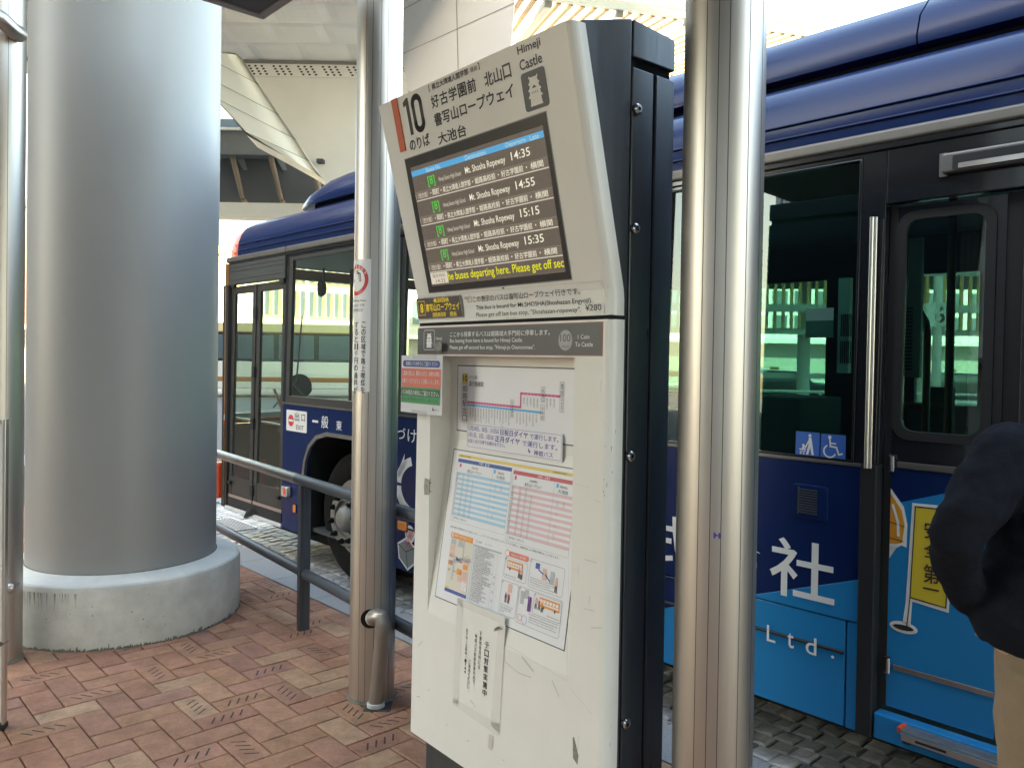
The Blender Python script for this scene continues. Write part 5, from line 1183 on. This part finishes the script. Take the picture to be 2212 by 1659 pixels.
# body: one continuous figure
m = MB()
m.loft([E_((0, 0, z), rx, ry, -.35) for z, rx, ry in ((.80, .155, .10), (.92, .165, .11), (1.05, .14, .10), (1.20, .155, .105), (1.34, .175, .105), (1.42, .15, .09), (1.455, .075, .065), (1.50, .056, .058), (1.545, .058, .06))])
hc = (.02, .03, 1.615); m.loft([E_((hc[0], hc[1] + dy, hc[2] + z), rx, ry, -.35) for z, rx, ry, dy in ((-.115, .035, .04, .02), (-.09, .055, .065, .012), (-.04, .070, .088, .004), (.02, .076, .096, 0), (.07, .068, .086, -.004), (.105, .04, .055, -.006), (.118, .012, .02, -.006))])
m.loft([E_((hc[0] + .03 * sin(.35), hc[1] + .1, hc[2] - .02 + z), .011, .016) for z in (-.02, 0, .02)])                      # nose
for sx in (-1, 1): m.loft([E_((hc[0] + sx * .076, hc[1] - sx * .02, hc[2] - .015 + z), .010, .020 - abs(z) * .3) for z in (-.03, -.01, .015, .03)])
limb(m, [(-.06, .0, .86, .08), (-.07, .0, .70, .07), (-.07, -.01, .48, .054), (-.07, .0, .30, .05), (-.07, .02, .09, .038)]); limb(m, [(.085, -.02, .86, .085), (.095, .0, .70, .075), (.10, .03, .48, .054), (.10, .0, .30, .05), (.10, -.02, .09, .038)])
for sx in (-1, 1): limb(m, [(.10 * sx, -.02 - .02 * sx, .05, .038), (.10 * sx, .06, .035, .04), (.11 * sx, .16, .028, .03)])
ARM = [L(1.262, 2.02, 1.385), L(1.175, 2.0, 1.30), L(1.112, 1.975, 1.19), L(1.14, 2.03, 1.105), L(1.205, 2.09, 1.02)]
limb(m, [(*p, r) for p, r in zip(ARM, (.055, .048, .042, .036, .028))])
limb(m, [(.17, .0, 1.385, .055), (.25, .02, 1.25, .047), (.29, .03, 1.10, .04), (.27, .09, .95, .034), (.25, .13, .86, .027)])
for bx, by, bz, dx, dy in ((1.215, 2.10, 1.000, .05, .04), (.25 + ox_, .14 + oy_, .84, .0, .02)):
    limb(m, [(*L(bx, by, bz), .026), (*L(bx + dx * .5, by + dy * .5, bz - .04), .032), (*L(bx + dx, by + dy, bz - .07), .028)], 12)
    for k in range(4): limb(m, [(*L(bx + dx + .016 * (k - 1.5), by + dy, bz - .07), .0095), (*L(bx + dx * 1.4 + .018 * (k - 1.5), by + dy * 1.3, bz - .105 - .004 * (1.5 - abs(k - 1.5))), .009), (*L(bx + dx * 1.5 + .018 * (k - 1.5), by + dy * 1.7, bz - .135 + .006 * abs(k - 1.5)), .0075)], 8)
    limb(m, [(*L(bx + .01, by - .022, bz - .02), .0105), (*L(bx + .03, by - .045, bz - .05), .0095), (*L(bx + .04, by - .045, bz - .075), .008)], 8)
rem(m.build('body', 'skin', pr, smooth=60), .009, 3)
m = MB(); m.loft([E_((hc[0], hc[1] - .012 + dy, hc[2] + z), rx, ry, -.35) for z, rx, ry, dy in ((-.07, .062, .066, -.02), (-.03, .078, .088, -.014), (.03, .084, .104, -.004), (.08, .076, .096, -.006), (.118, .045, .062, -.006), (.13, .012, .02, -.006))]); rem(m.build('hair', 'hair', pr, smooth=60), .010, 3, .012, .02)
# trousers
m = MB(); m.loft([E_((0, .0, z), rx, ry, -.3) for z, rx, ry in ((.76, .180, .135), (.82, .190, .140), (.90, .188, .132), (.97, .170, .12), (1.0, .165, .115))])
limb(m, [(-.085, .0, .84, .112), (-.098, .0, .70, .104), (-.102, -.012, .50, .086), (-.102, .0, .30, .076), (-.102, .015, .10, .070), (-.102, .016, .055, .072)], 24)
limb(m, [(.085, -.02, .84, .112), (.098, .0, .70, .104), (.102, .03, .50, .086), (.102, .0, .30, .076), (.102, -.018, .10, .070), (.102, -.018, .055, .072)], 24)
tr_ = rem(m.build('trousers', 'khaki', pr, smooth=60), .010, 5, .014, .10); tr_.location.x = .032
for sx in (-1, 1):
    m = MB(); cx, cy_ = .10 * sx, .04 - .01 * sx
    m.loft([E_((cx, cy_, z), rx, ry) for z, rx, ry in ((.0, .048, .135), (.03, .050, .140), (.06, .046, .125), (.085, .042, .07))]); m.build('shoe', 'shoe', pr, smooth=50)
# jacket: torso and both sleeves, loose hem
m = MB()
T_ = [(.860, .225, .150, .02), (.90, .232, .155, .01), (.96, .226, .152, 0), (1.05, .204, .145, 0), (1.14, .192, .142, 0.005), (1.22, .196, .145, 0.003), (1.33, .212, .140, 0), (1.40, .198, .125, 0), (1.445, .150, .105, 0), (1.472, .085, .085, 0), (1.50, .070, .078, 0)]
m.loft([E_((cx, 0, z), rx, ry, -.25, 32, .18 * max(0, (1.0 - z) / .14) * -1) for z, rx, ry, cx in T_])
limb(m, [(*L(1.30, 2.02, 1.395), .075), (*L(1.245, 2.015, 1.372), .082), (*L(1.185, 1.998, 1.300), .078), (*L(1.124, 1.98, 1.215), .066), (*L(1.103, 1.982, 1.165), .061), (*L(1.122, 2.02, 1.105), .056), (*L(1.165, 2.06, 1.045), .054), (*L(1.200, 2.095, 1.010), .050), (*L(1.222, 2.11, .985), .046)], 24)
limb(m, [(.12, .0, 1.395, .075), (.19, .0, 1.36, .080), (.25, .02, 1.24, .070), (.29, .03, 1.10, .064), (.275, .08, .97, .058), (.255, .12, .89, .052)], 24)
rem(m.build('jacket', 'jacket', pr, smooth=60), .009, 4, .030, .085)

# ================================================================== what stands beyond the bus
# pedestrian deck with its quilted soffit
dk = empty('pedestrian_deck', (-8, 24, 0), 0, 'pale raised pedestrian deck with quilted soffit and bolted fascia', 'deck')
def dkp(p): return (p[0] + 8, p[1] - 24, p[2])
def rowX(x0, x1, prof, mi=0, m=None, th=.0):
    for (y0, z0), (y1, z1) in zip(prof, prof[1:]): m.poly([dkp((x0, y0, z0)), dkp((x1, y0, z0)), dkp((x1, y1, z1)), dkp((x0, y1, z1))], mi)
XL, XR = -22.0, -.6
m = MB(); py, pz = 1.36, 1.42
zs = 10.42
for i in range(7):
    for j in range(16):
        x0, y0 = XR - (j + 1) * pz - (.35 if i % 2 else 0), 24.2 - (i + 1) * py; cx, cyq = x0 + pz / 2, y0 + py / 2; n = 6
        G = [[None] * (n + 1) for _ in range(n + 1)]
        for a_ in range(n + 1):
            for b_ in range(n + 1):
                u_, v_ = a_ / n * 2 - 1, b_ / n * 2 - 1; k = (1 - u_ ** 4) * (1 - v_ ** 4)
                G[a_][b_] = dkp((x0 + pz * a_ / n, y0 + py * b_ / n, zs - .07 * k - .05 * (v_ * .5)))
        for a_ in range(n):
            for b_ in range(n): m.poly([G[a_][b_], G[a_ + 1][b_], G[a_ + 1][b_ + 1], G[a_][b_ + 1]])
m.build('quilted_soffit', 'deck_white', dk, smooth=50, recalc=False)
m = MB(); b0 = dkp((XL, 14, 10.5)); b1 = dkp((XR, 26, 12.2)); m.box(b0[0], b1[0], b0[1], b1[1], b0[2], b1[2]); m.build('deck_slab', 'deck_white', dk)
zT, zB = at(600, 140, 24.2).z, at(600, 166, 24.2).z
m = MB(); m.box(at(470, 150, 24.2).x + 8, XR + 8, .20, .5, zB, zs + .08); mbs = m
m = MB(); m.box(XL + 8, XR + 8, .14, .30, zT + .02, zT + .09); m.build('shadow_gap', 'deck_joint', dk)
m = mbs; X = XR - .4
while X > at(470, 150, 24.2).x + 1.2:
    for c in range(3):
        for r in range(4):
            if c == 0 and r < 1: pass
            m.disc(lambda a_, b_: (a_, .195, b_), X + 8 - c * .19 + r * .05, zT - .055 - r * .078, .042, .030, 1, 10)
    X -= .735
m.build('bolt_strip', ['deck_strip', 'bolt_hole'], dk)
zF = at(700, 400, 24.6).z - 1.2
fo_ = [(543, 165), (1060, 172), (1060, 480), (790, 480), (715, 410), (668, 352), (600, 252), (540, 158)]
A_ = [Vector(dkp(at(x, y, 24.25 + (y - 165) / 600))) for x, y in fo_]; n = len(A_); m = MB()
m.add([tuple(q) for q in A_] + [(q.x + .1, q.y + 1.4, q.z) for q in A_], [tuple(range(n)), tuple(range(2 * n - 1, n - 1, -1))] + [(i, (i + 1) % n, n + (i + 1) % n, n + i) for i in range(n)]); m.build('fascia', 'deck_fascia', dk)
p = at(694, 351, 24.5); m = MB(); m.box(p.x + 8 - .10, p.x + 8 + .10, .3, .6, p.z - .04, p.z + .06); m.build('downlight', 'deck_dark', dk)
# cream wing wall under the deck
ZX = lambda x, y: (477.1 + .20974 * x, 56.1 + .20974 * y)
pts = [ZX(*q) for q in ((-60, 275), (50, 275), (140, 280), (190, 305), (250, 385), (390, 605), (600, 920), (770, 1170), (910, 1390), (950, 1450), (1045, 1572), (1025, 1560), (900, 1475), (640, 1332), (420, 1215), (270, 1132), (45, 868), (-60, 760))]
YW = 21.0; w0 = at(590, 260, YW)
wg = empty('wing_wall', w0, 0, 'cream slanted wing panel jutting down below the deck', 'wall panel')
a_ = [at(x, y, YW) - w0 for x, y in pts]; m = MB()
n = len(a_); m.add([tuple(q) for q in a_] + [(q.x - .1, q.y + 1.2, q.z) for q in a_], [tuple(range(2 * n - 1, n - 1, -1))] + [(i, (i + 1) % n, n + (i + 1) % n, n + i) for i in range(n)])
# bowed cladding courses: each one bulges a little and its right side turns towards the square
JL = [((-60, 372), (-60, 275), (190, 300)), ((-60, 572), (-60, 372), (390, 605)), ((-60, 740), (-60, 572), (600, 920)), ((200, 1040), (-60, 740), (770, 1170)), ((640, 1330), (200, 1040), (910, 1390))]
C_ = [[(-60, 275), (190, 302)], [(-60, 372), (390, 605)], [(-60, 572), (600, 920)], [(-60, 742), (770, 1170)], [(265, 1100), (910, 1390)], [(640, 1330), (1045, 1570)]]
for (A0, A1), (B0, B1) in zip(C_, C_[1:]):
    n1, n2 = 14, 6; G = []
    for i in range(n1 + 1):
        u_ = i / n1; row = []
        for j in range(n2 + 1):
            v_ = j / n2; P0 = (A0[0] + (A1[0] - A0[0]) * u_, A0[1] + (A1[1] - A0[1]) * u_); P1 = (B0[0] + (B1[0] - B0[0]) * u_, B0[1] + (B1[1] - B0[1]) * u_)
            x, y = P0[0] + (P1[0] - P0[0]) * v_, P0[1] + (P1[1] - P0[1]) * v_
            row.append(tuple(at(*ZX(x, y), YW - .05 - .05 * (1 - v_) ** 1.5 * (1 if v_ < .93 else 0) + .9 * max(0, u_ - .45) ** 2) - w0))
        G.append(row)
    for i in range(n1):
        for j in range(n2): m.poly([G[i][j], G[i + 1][j], G[i + 1][j + 1], G[i][j + 1]])
m.build('panel', 'wing_cream', wg, smooth=30, recalc=False)
wf = lambda x, y: tuple(at(*ZX(x, y), YW - .115) - w0)
m = MB()
for (q0, q1) in C_[1:-1]:
    for i in range(14):
        u0, u1 = i / 14, (i + 1) / 14; g_ = lambda u_, k: tuple(at(*ZX(q0[0] + (q1[0] - q0[0]) * u_, q0[1] + (q1[1] - q0[1]) * u_ + k), YW - .115 + .9 * max(0, u_ - .45) ** 2) - w0)
        m.poly([g_(u0, -2.5), g_(u1, -2.5), g_(u1, 2.5), g_(u0, 2.5)])
m.build('panel_joint', 'deck_joint', wg)
# dark underside, beam and props behind the wing
ud = empty('deck_underside', at(590, 400, 27), 0, 'dark grey recess with slanting props below the deck', 'soffit'); u0_ = Vector(ud.location)
def bx(m, x0, x1, y0, y1, Y, dep, mi=0):
    p, q = at(x0, y1, Y) - u0_, at(x1, y0, Y) - u0_; m.box(p.x, q.x, p.y, p.y + dep, p.z, q.z, mi)
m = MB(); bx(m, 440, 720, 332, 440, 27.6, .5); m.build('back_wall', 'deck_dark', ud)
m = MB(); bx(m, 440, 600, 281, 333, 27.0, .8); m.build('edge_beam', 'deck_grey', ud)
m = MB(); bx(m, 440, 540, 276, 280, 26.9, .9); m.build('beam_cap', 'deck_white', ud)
m = MB(); bx(m, 440, 535, 258, 276, 28.2, .1); m.build('upper_window', 'facade_glass', ud)
for x0, y0, x1, y1 in ((497, 333, 521, 428), (580, 336, 605, 430), (682, 392, 690, 430), (416, 332, 440, 428)):
    m = MB(); p, q = at(x0, y0, 27.05) - u0_, at(x1, y1, 27.05) - u0_; m.tube([p + Vector((0, .15, .1)), q + Vector((0, .15, 0))], [.10, .075], 12); m.tube([q + Vector((0, .15, 0)), q + Vector((0, .55, -.1))], .08, 8); m.build('prop', 'strut_wood', ud, smooth=40)
m = MB(); 
for x0 in (505, 590): p, q, r_ = at(x0, 334, 27.5) - u0_, at(x0 + 20, 334, 27.5) - u0_, at(x0 + 30, 368, 27.5) - u0_; m.add([tuple(p), tuple(q), tuple(r_), tuple(r_ + Vector((-.15, 0, 0)))], [(0, 1, 2, 3)])
m.build('bracket_plate', 'deck_grey', ud)
m = MB(); bx(m, 380, 660, 440, 466, 26.6, .8); m.build('lower_beam', 'deck_fascia', ud)
# panelled tapering pier
PN = BA * 6.6; 
def pl(x, y): r_ = ray(x, y); t = ((BP + PN - EYE).dot(BA)) / r_.dot(BA); return EYE + r_ * t
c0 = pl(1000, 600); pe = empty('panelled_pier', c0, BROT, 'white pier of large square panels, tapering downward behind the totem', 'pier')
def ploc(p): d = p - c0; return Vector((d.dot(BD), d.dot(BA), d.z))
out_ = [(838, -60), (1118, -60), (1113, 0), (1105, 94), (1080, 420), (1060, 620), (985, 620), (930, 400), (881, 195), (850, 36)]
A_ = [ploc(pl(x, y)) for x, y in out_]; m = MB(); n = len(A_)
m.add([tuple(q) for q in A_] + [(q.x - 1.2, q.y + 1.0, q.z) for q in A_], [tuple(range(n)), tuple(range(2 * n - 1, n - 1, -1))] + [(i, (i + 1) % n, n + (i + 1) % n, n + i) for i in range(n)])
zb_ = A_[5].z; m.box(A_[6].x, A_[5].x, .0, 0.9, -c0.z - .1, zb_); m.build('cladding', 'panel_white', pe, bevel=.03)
m = MB(); jf = lambda x, y: tuple(ploc(pl(x, y)) - Vector((0, .006, 0)))
for q in ([(848, 34), (905, 3), (960, -27)], [(866, 119), (1110, 8)], [(888, 222), (1100, 118)], [(916, 330), (1094, 232)]): m.line(jf, q, 1.6)
for q in ([(985, -60), (990, 145), (998, 400)],): m.line(jf, q, 2.0)
m.build('panel_joint', 'panel_joint', pe)
# slatted glass canopy
e1 = Vector((.966, .26, 0)).normalized(); e2 = Vector((-.112, 1, .25)).normalized(); o_ = at(1300, 14, 21.0); en = e1.cross(e2).normalized()
gc = empty('slatted_canopy', o_, 0, 'glazed canopy with timber slats in bright light at the top', 'canopy')
def cp(u_, v_, w_=0.0): return tuple(e1 * u_ + e2 * v_ + en * w_)
def beam(m, u0, u1, v0, v1, w0, w1): m.add([cp(u_, v_, w_) for w_ in (w0, w1) for v_ in (v0, v1) for u_ in (u0, u1)], [(0, 2, 3, 1), (4, 5, 7, 6), (0, 1, 5, 4), (2, 6, 7, 3), (0, 4, 6, 2), (1, 3, 7, 5)])
u_ = -4.8; k = 0
while u_ < 10.2:
    m = MB(); raf = k % 6 == 4; wd = .20 if raf else .12
    beam(m, u_, u_ + wd, .28, 12.0, -.04 if not raf else -.16, .03); m.build('rafter' if raf else 'slat', 'steel_green' if raf else 'wood', gc); u_ += .33; k += 1
m = MB(); beam(m, -5, 10.6, -.05, .26, -.02, .16); beam(m, -5, 10.6, -.85, -.66, .02, .2); m.build('edge_beam', 'steel_green', gc)
m = MB(); beam(m, -5, 10.6, 12.02, 12.3, -.2, .2); beam(m, -5.2, -4.9, .28, 12, -.2, .2); m.build('end_beam', 'steel_green', gc)
m = MB(); beam(m, -4.9, 10.5, -.70, 12.1, .16, .18); m.build('glazing', 'pane_sky', gc)
m = MB()
for px, vv in ((-3.6, 11.5), (9.6, 11.5)): q = Vector(cp(px, vv, -.1)); m.tube([(q.x, q.y, q.z), (q.x, q.y, -o_.z - .1)], 0.16, 14)
m.build('post', 'steel_green', gc, smooth=40)
# street beyond: buildings
def tower(name, label, x0, x1, Y, dep, h, wall, rows, cols, yaw=0.0, base='facade_grey', glassm='facade_glass', frac=(.62, .6)):
    b = empty(name, (x0, Y, -.12), yaw, label, 'building', 'buildings across the square'); w_ = x1 - x0
    m = MB(); m.box(0, w_, 0, dep, 0, h); m.box(-.15, w_ + .15, -.15, dep, h, h + .5); m.build('wall', wall, b)
    m = MB(); m.box(.2, w_ - .2, -.06, 0, .2, 3.0); m.build('shopfront', base, b)
    fh = (h - 4.0) / rows; cw = w_ / cols
    for r in range(rows):
        m = MB(); g_ = MB()
        for c in range(cols):
            xx = c * cw + cw * (1 - frac[0]) / 2; zz = 3.8 + r * fh + fh * .15; ww, hh = cw * frac[0], fh * frac[1]
            m.box(xx - .06, xx + ww + .06, -.09, -.001, zz - .06, zz + hh + .06); g_.box(xx, xx + ww, -.12, -.09, zz, zz + hh)
        fr = m.build('window_row', 'facade_grey', b); g_.build('pane', glassm, fr)
    m = MB(); m.box(-.3, w_ + .3, -1.6, 0, 3.1, 3.4); m.build('awning', 'facade_white', b); return b
tower('office_building', 'bright white gridded facade beyond the bus front door', -27, -13.0, 50, 14, 8.6, 'facade_white', 3, 9, .75)
tower('office_building', 'tan ribbed facade beyond the driver window', -15.2, -7.6, 47, 8, 8.2, 'facade_tan', 2, 14, .62, frac=(.35, .7))
tower('office_building', 'grey office block behind the pier and the totem', -8, 6, 62, 12, 22, 'facade_grey', 6, 9)
tower('office_building', 'pale long block seen through the sliding door', 9, 34, 58, 14, 7.5, 'facade_white', 2, 16)
tower('office_building', 'unseen tall station block behind the stop, sized to keep it in the shade', 7, 75, -11, 13, 32, 'station_wall', 8, 24, pi)  # out of view; height and width set by the shade it must cast
tower('office_building', 'unseen dark slate block left of the stop, added to darken reflections in the bus side', -40, -21, 4, 20, 15, 'facade_slate', 4, 10, 0)  # unseen block, put here to darken what the bus glass and column mirror
tower('office_building', 'brown low shop row at far left', -44, -25, 50, 12, 11, 'facade_brown', 3, 9, .15)
for k, (x, y) in enumerate(((-11.5, 45), (-17.2, 46))):
    lp = empty('street_lamp', (x, y, -.12), 0, ('slim pale lamp post before the tan facade', 'slim pale lamp post before the white gridded facade')[k], 'lamp post', 'lamp posts on the square')
    m = MB(); m.tube([(0, 0, 0), (0, 0, 7)], [.11, .07], 12); m.build('post', 'facade_white', lp, smooth=40); m = MB(); m.tube([(0, 0, 7), (1.4, 0, 7.2)], .06, 8); m.build('arm', 'facade_white', lp); m = MB(); m.box(1.1, 1.9, -.15, .15, 7.15, 7.3); m.build('lantern', 'facade_grey', lp, bevel=.04)
# shrub planter
sh = empty('planter_shrub', (-14.4, 46.5, -.12), 0, 'small yellow green shrub beside the far pavement', 'shrub'); m = MB(); rs = random.Random(9)
for k in range(420):
    a_, b_, r_ = rs.uniform(0, 6.28), rs.uniform(-1, 1), rs.uniform(.3, .6); c = Vector((r_ * cos(a_) * (1 - b_ * b_) ** .5, r_ * sin(a_) * (1 - b_ * b_) ** .5, 1.3 + b_ * .9)); d = Vector((rs.uniform(-1, 1), rs.uniform(-1, 1), rs.uniform(-.3, 1))).normalized() * .12; s_ = d.cross(Vector((rs.random(), rs.random(), rs.random()))).normalized() * .05
    m.poly([c - d, c + s_, c + d, c - s_])
m.build('crown', 'leaf', sh); m = MB(); m.tube([(0, 0, 0), (.02, 0, .9)], [.06, .03], 8); m.build('trunk', 'bark', sh)
# other bus on the far road
ob = empty('city_bus', (-16.2, 32.0, -.12), radians(6), 'white bus with orange band on the far road, seen through the driver window', 'bus')
m = MB(); m.box(0, 10.2, 0, 2.4, .35, 1.45, 0); m.box(0, 10.2, .03, 2.37, 1.45, 2.6, 1); m.box(0, 10.2, 0, 2.4, 2.6, 3.0, 2); m.box(-.01, 10.21, -.01, 2.41, .62, .84, 3); m.box(-.01, 10.21, -.01, 2.41, 2.60, 2.68, 3); m.build('body', ['bus_white', 'bus_black', 'facade_tan', 'bus_orange'], ob, bevel=.08, seg=3)
for k in range(6): m = MB(); m.box(.35 + k * 1.6, 1.75 + k * 1.6, -.02, .02, 1.55, 2.52); m.build('window', 'facade_glass', ob, bevel=.02)
for x in (2.0, 7.6):
    m = MB(); m.lathe([(.48, 0), (.5, .05), (.5, .25), (.3, .26), (.28, .0), (.001, .02)], 30, ax=((x, -.02, .48), (0, 1, 0))); m.build('wheel', 'tyre', ob, smooth=40)
m = MB(); m.box(10.2, 10.24, .2, 2.2, 1.3, 2.7); m.build('windscreen', 'facade_glass', ob)
# passer-by
pb = empty('person', (-14.35, 43.5, -.12), 0, 'far passer-by in a pale padded coat, seen through the bus front door', 'person')
m = MB(); m.loft([E_((0, 0, z), rx, ry, 0, 16) for z, rx, ry in ((.80, .17, .13), (.95, .17, .13), (1.2, .17, .12), (1.38, .18, .11), (1.43, .07, .06), (1.5, .06, .06))]); m.loft([E_((0, .01, z), rx, ry, 0, 16) for z, rx, ry in ((1.5, .05, .06), (1.56, .08, .09), (1.64, .08, .095), (1.71, .04, .05))])
limb(m, [(-.08, 0, .85, .085), (-.12, -.1, .48, .06), (-.16, .1, .1, .045), (-.2, .02, .04, .05)]); limb(m, [(.08, 0, .85, .085), (.14, -.05, .48, .06), (.16, .05, .1, .045), (.12, -.05, .04, .05)]); limb(m, [(-.2, 0, 1.36, .06), (-.25, -.05, 1.1, .05), (-.12, -.2, 1.15, .04)]); limb(m, [(.2, 0, 1.36, .06), (.26, 0, 1.1, .05), (.24, -.12, .9, .04)])
rem(m.build('body', 'trouser_dark', pb, smooth=60), .03, 2)
m = MB(); m.loft([E_((0, 0, z), rx, ry, 0, 18) for z, rx, ry in ((.74, .21, .17), (.95, .215, .175), (1.2, .21, .16), (1.38, .21, .14), (1.45, .09, .08))]); limb(m, [(-.2, 0, 1.36, .085), (-.26, -.05, 1.1, .075), (-.13, -.2, 1.15, .06)]); limb(m, [(.2, 0, 1.36, .085), (.27, 0, 1.1, .075), (.25, -.12, .92, .06)]); rem(m.build('coat', 'coat_pale', pb, smooth=60), .03, 2)
m = MB(); m.loft([E_((0, -.005, z), rx, ry, 0, 16) for z, rx, ry in ((1.52, .075, .08), (1.6, .095, .105), (1.68, .085, .095), (1.74, .03, .04))]); m.build('hair', 'hair', pb, smooth=60)
# stops across the square
fs = empty('far_stop_shelter', (5.5, 22, -.12), radians(-8), 'far shelter with slatted screen and round columns, seen through the bus', 'shelter')
m = MB(); m.box(-2, 16, -1.5, 2.2, 3.9, 4.25); m.build('roof', 'facade_grey', fs)
m = MB(); m.box(-2, 16, -1.56, -1.5, 3.0, 3.2); m.box(-2, 16, -1.4, -1.3, 2.45, 2.6); m.build('beam', 'steel_green', fs)
m = MB()
for k in range(90): m.box(-1.9 + k * .2, -1.83 + k * .2, -1.5, -1.42, 2.6, 3.9)
m.build('slatted_screen', 'wood', fs)
for k in range(6): m = MB(); m.tube([(-.6 + k * 3.0, .2, 0), (-.6 + k * 3.0, .2, 3.9)], .17, 20); m.build('column', 'facade_white', fs, smooth=40)
m = MB(); m.tube([(-2, -1.3, 1.0), (16, -1.3, 1.0)], .04, 8); m.tube([(-2, -1.3, .55), (16, -1.3, .55)], .04, 8); [m.tube([(-2 + k * 1.5, -1.3, 0), (-2 + k * 1.5, -1.3, 1.0)], .035, 8) for k in range(13)]; m.build('railing', 'facade_white', fs, smooth=40)
m = MB(); m.box(-2, 16, .3, .36, 1.3, 1.45); m.box(-1, 3.0, -.2, .2, .42, .5); m.box(6, 10, -.2, .2, .42, .5); m.build('bench', 'facade_white', fs)
p6 = at(2026, 680, 19.0)
s6 = empty('stop_number_sign', (p6.x, 19.0, -.12), radians(-24), 'white stop sign with a black 6, seen through the sliding door', 'sign')
hz_ = p6.z + .12; hw = .27
m = MB(); m.box(-hw, hw, -.03, .03, hz_ - .28, hz_ + .28); m.build('plate', 'sticker_white', s6)
m = MB(); f6 = lambda a_, b_: (a_, -.032, b_); m.text(f6, '6', -.06, .15, hz_ - .20, hz_ + .19, 0, .03); m.build('numeral', 'ink', s6)
m = MB(); m.rect(lambda a_, b_: (a_, -.0325, b_), hw - .09, hw, hz_ + .10, hz_ + .28); m.build('corner_mark', 'orange_red', s6)
m = MB(); m.tube([(0, .06, 0), (0, .06, hz_ + .9)], .10, 16); m.build('post', 'facade_white', s6, smooth=40)
for k, (x, y, lb) in enumerate(((9.5, 33, 'dark taxi with a lit roof sign beyond the far shelter, left one'), (13.5, 33.5, 'dark taxi with a lit roof sign beyond the far shelter, middle one'), (17.5, 34, 'dark taxi with a lit roof sign beyond the far shelter, right one'))):
    tx = empty('taxi', (x, y, -.12), radians(8), lb, 'taxi', 'taxis waiting on the square')
    m = MB(); pr_ = [(-.3, .25), (3.9, .25), (4.0, .7), (3.7, .85), (3.1, .92), (2.6, 1.38), (1.1, 1.42), (.45, .95), (-.2, .9), (-.35, .6)]; m.prism(pr_, lambda a_, b_: (a_, 0, b_), lambda a_, b_: (a_, 1.65, b_)); m.build('body', 'taxi_dark', tx, bevel=.08, seg=3)
    m = MB(); m.prism([(.7, .95), (2.85, .95), (2.5, 1.33), (1.15, 1.36)], lambda a_, b_: (a_, -.01, b_), lambda a_, b_: (a_, .02, b_)); m.build('side_window', 'facade_glass', tx)
    for xx in (.5, 3.1): m = MB(); m.lathe([(.3, 0), (.31, .03), (.31, .2), (.18, .2), (.17, .0), (.001, .01)], 24, ax=((xx, -.02, .31), (0, 1, 0))); m.build('wheel', 'tyre', tx, smooth=40)
    m = MB(); m.box(1.6, 1.85, .6, 1.05, 1.43, 1.55); m.build('roof_sign', 'flag_yellow', tx, bevel=.03)
# tiled pier behind the viewer, mirrored in the bus glass
tp = empty('tiled_pier', (-.1, -5.2, 0), BROT, 'white tiled square pier behind the viewer, mirrored in the bus glass', 'pier')
m = MB(); m.box(-.6, .6, -.6, .6, 0, 5.5); m.build('shaft', 'tile', tp)
m = MB()
for k in range(38): m.box(-.603, .603, -.603, .603, .14 * k + .10, .14 * k + .108)
for k in range(1, 9):
    x = -.6 + k * .135; m.box(x, x + .007, -.603, .603, 0, 5.5); m.box(-.603, .603, x, x + .007, 0, 5.5)
m.build('grout', 'panel_joint', tp)
dpz = empty('reflection_block', (-5.0, -3.4, 0), .3, 'unseen dark block behind the viewer, added for a dark band in the column reflection', 'pier')  # added out of view only so the round column reflects a dark band
m = MB(); m.box(-.7, .7, -.5, .5, 0, 5.2); m.build('shaft', 'casing', dpz, bevel=.02)
m = MB(); m.box(-.75, .75, -.55, .55, 0, .3); m.build('base', 'concrete', dpz)
for o in list(SC.objects):
    if o.type == 'EMPTY' and o.parent is None and 'label' not in o: print('UNLABELLED', o.name)
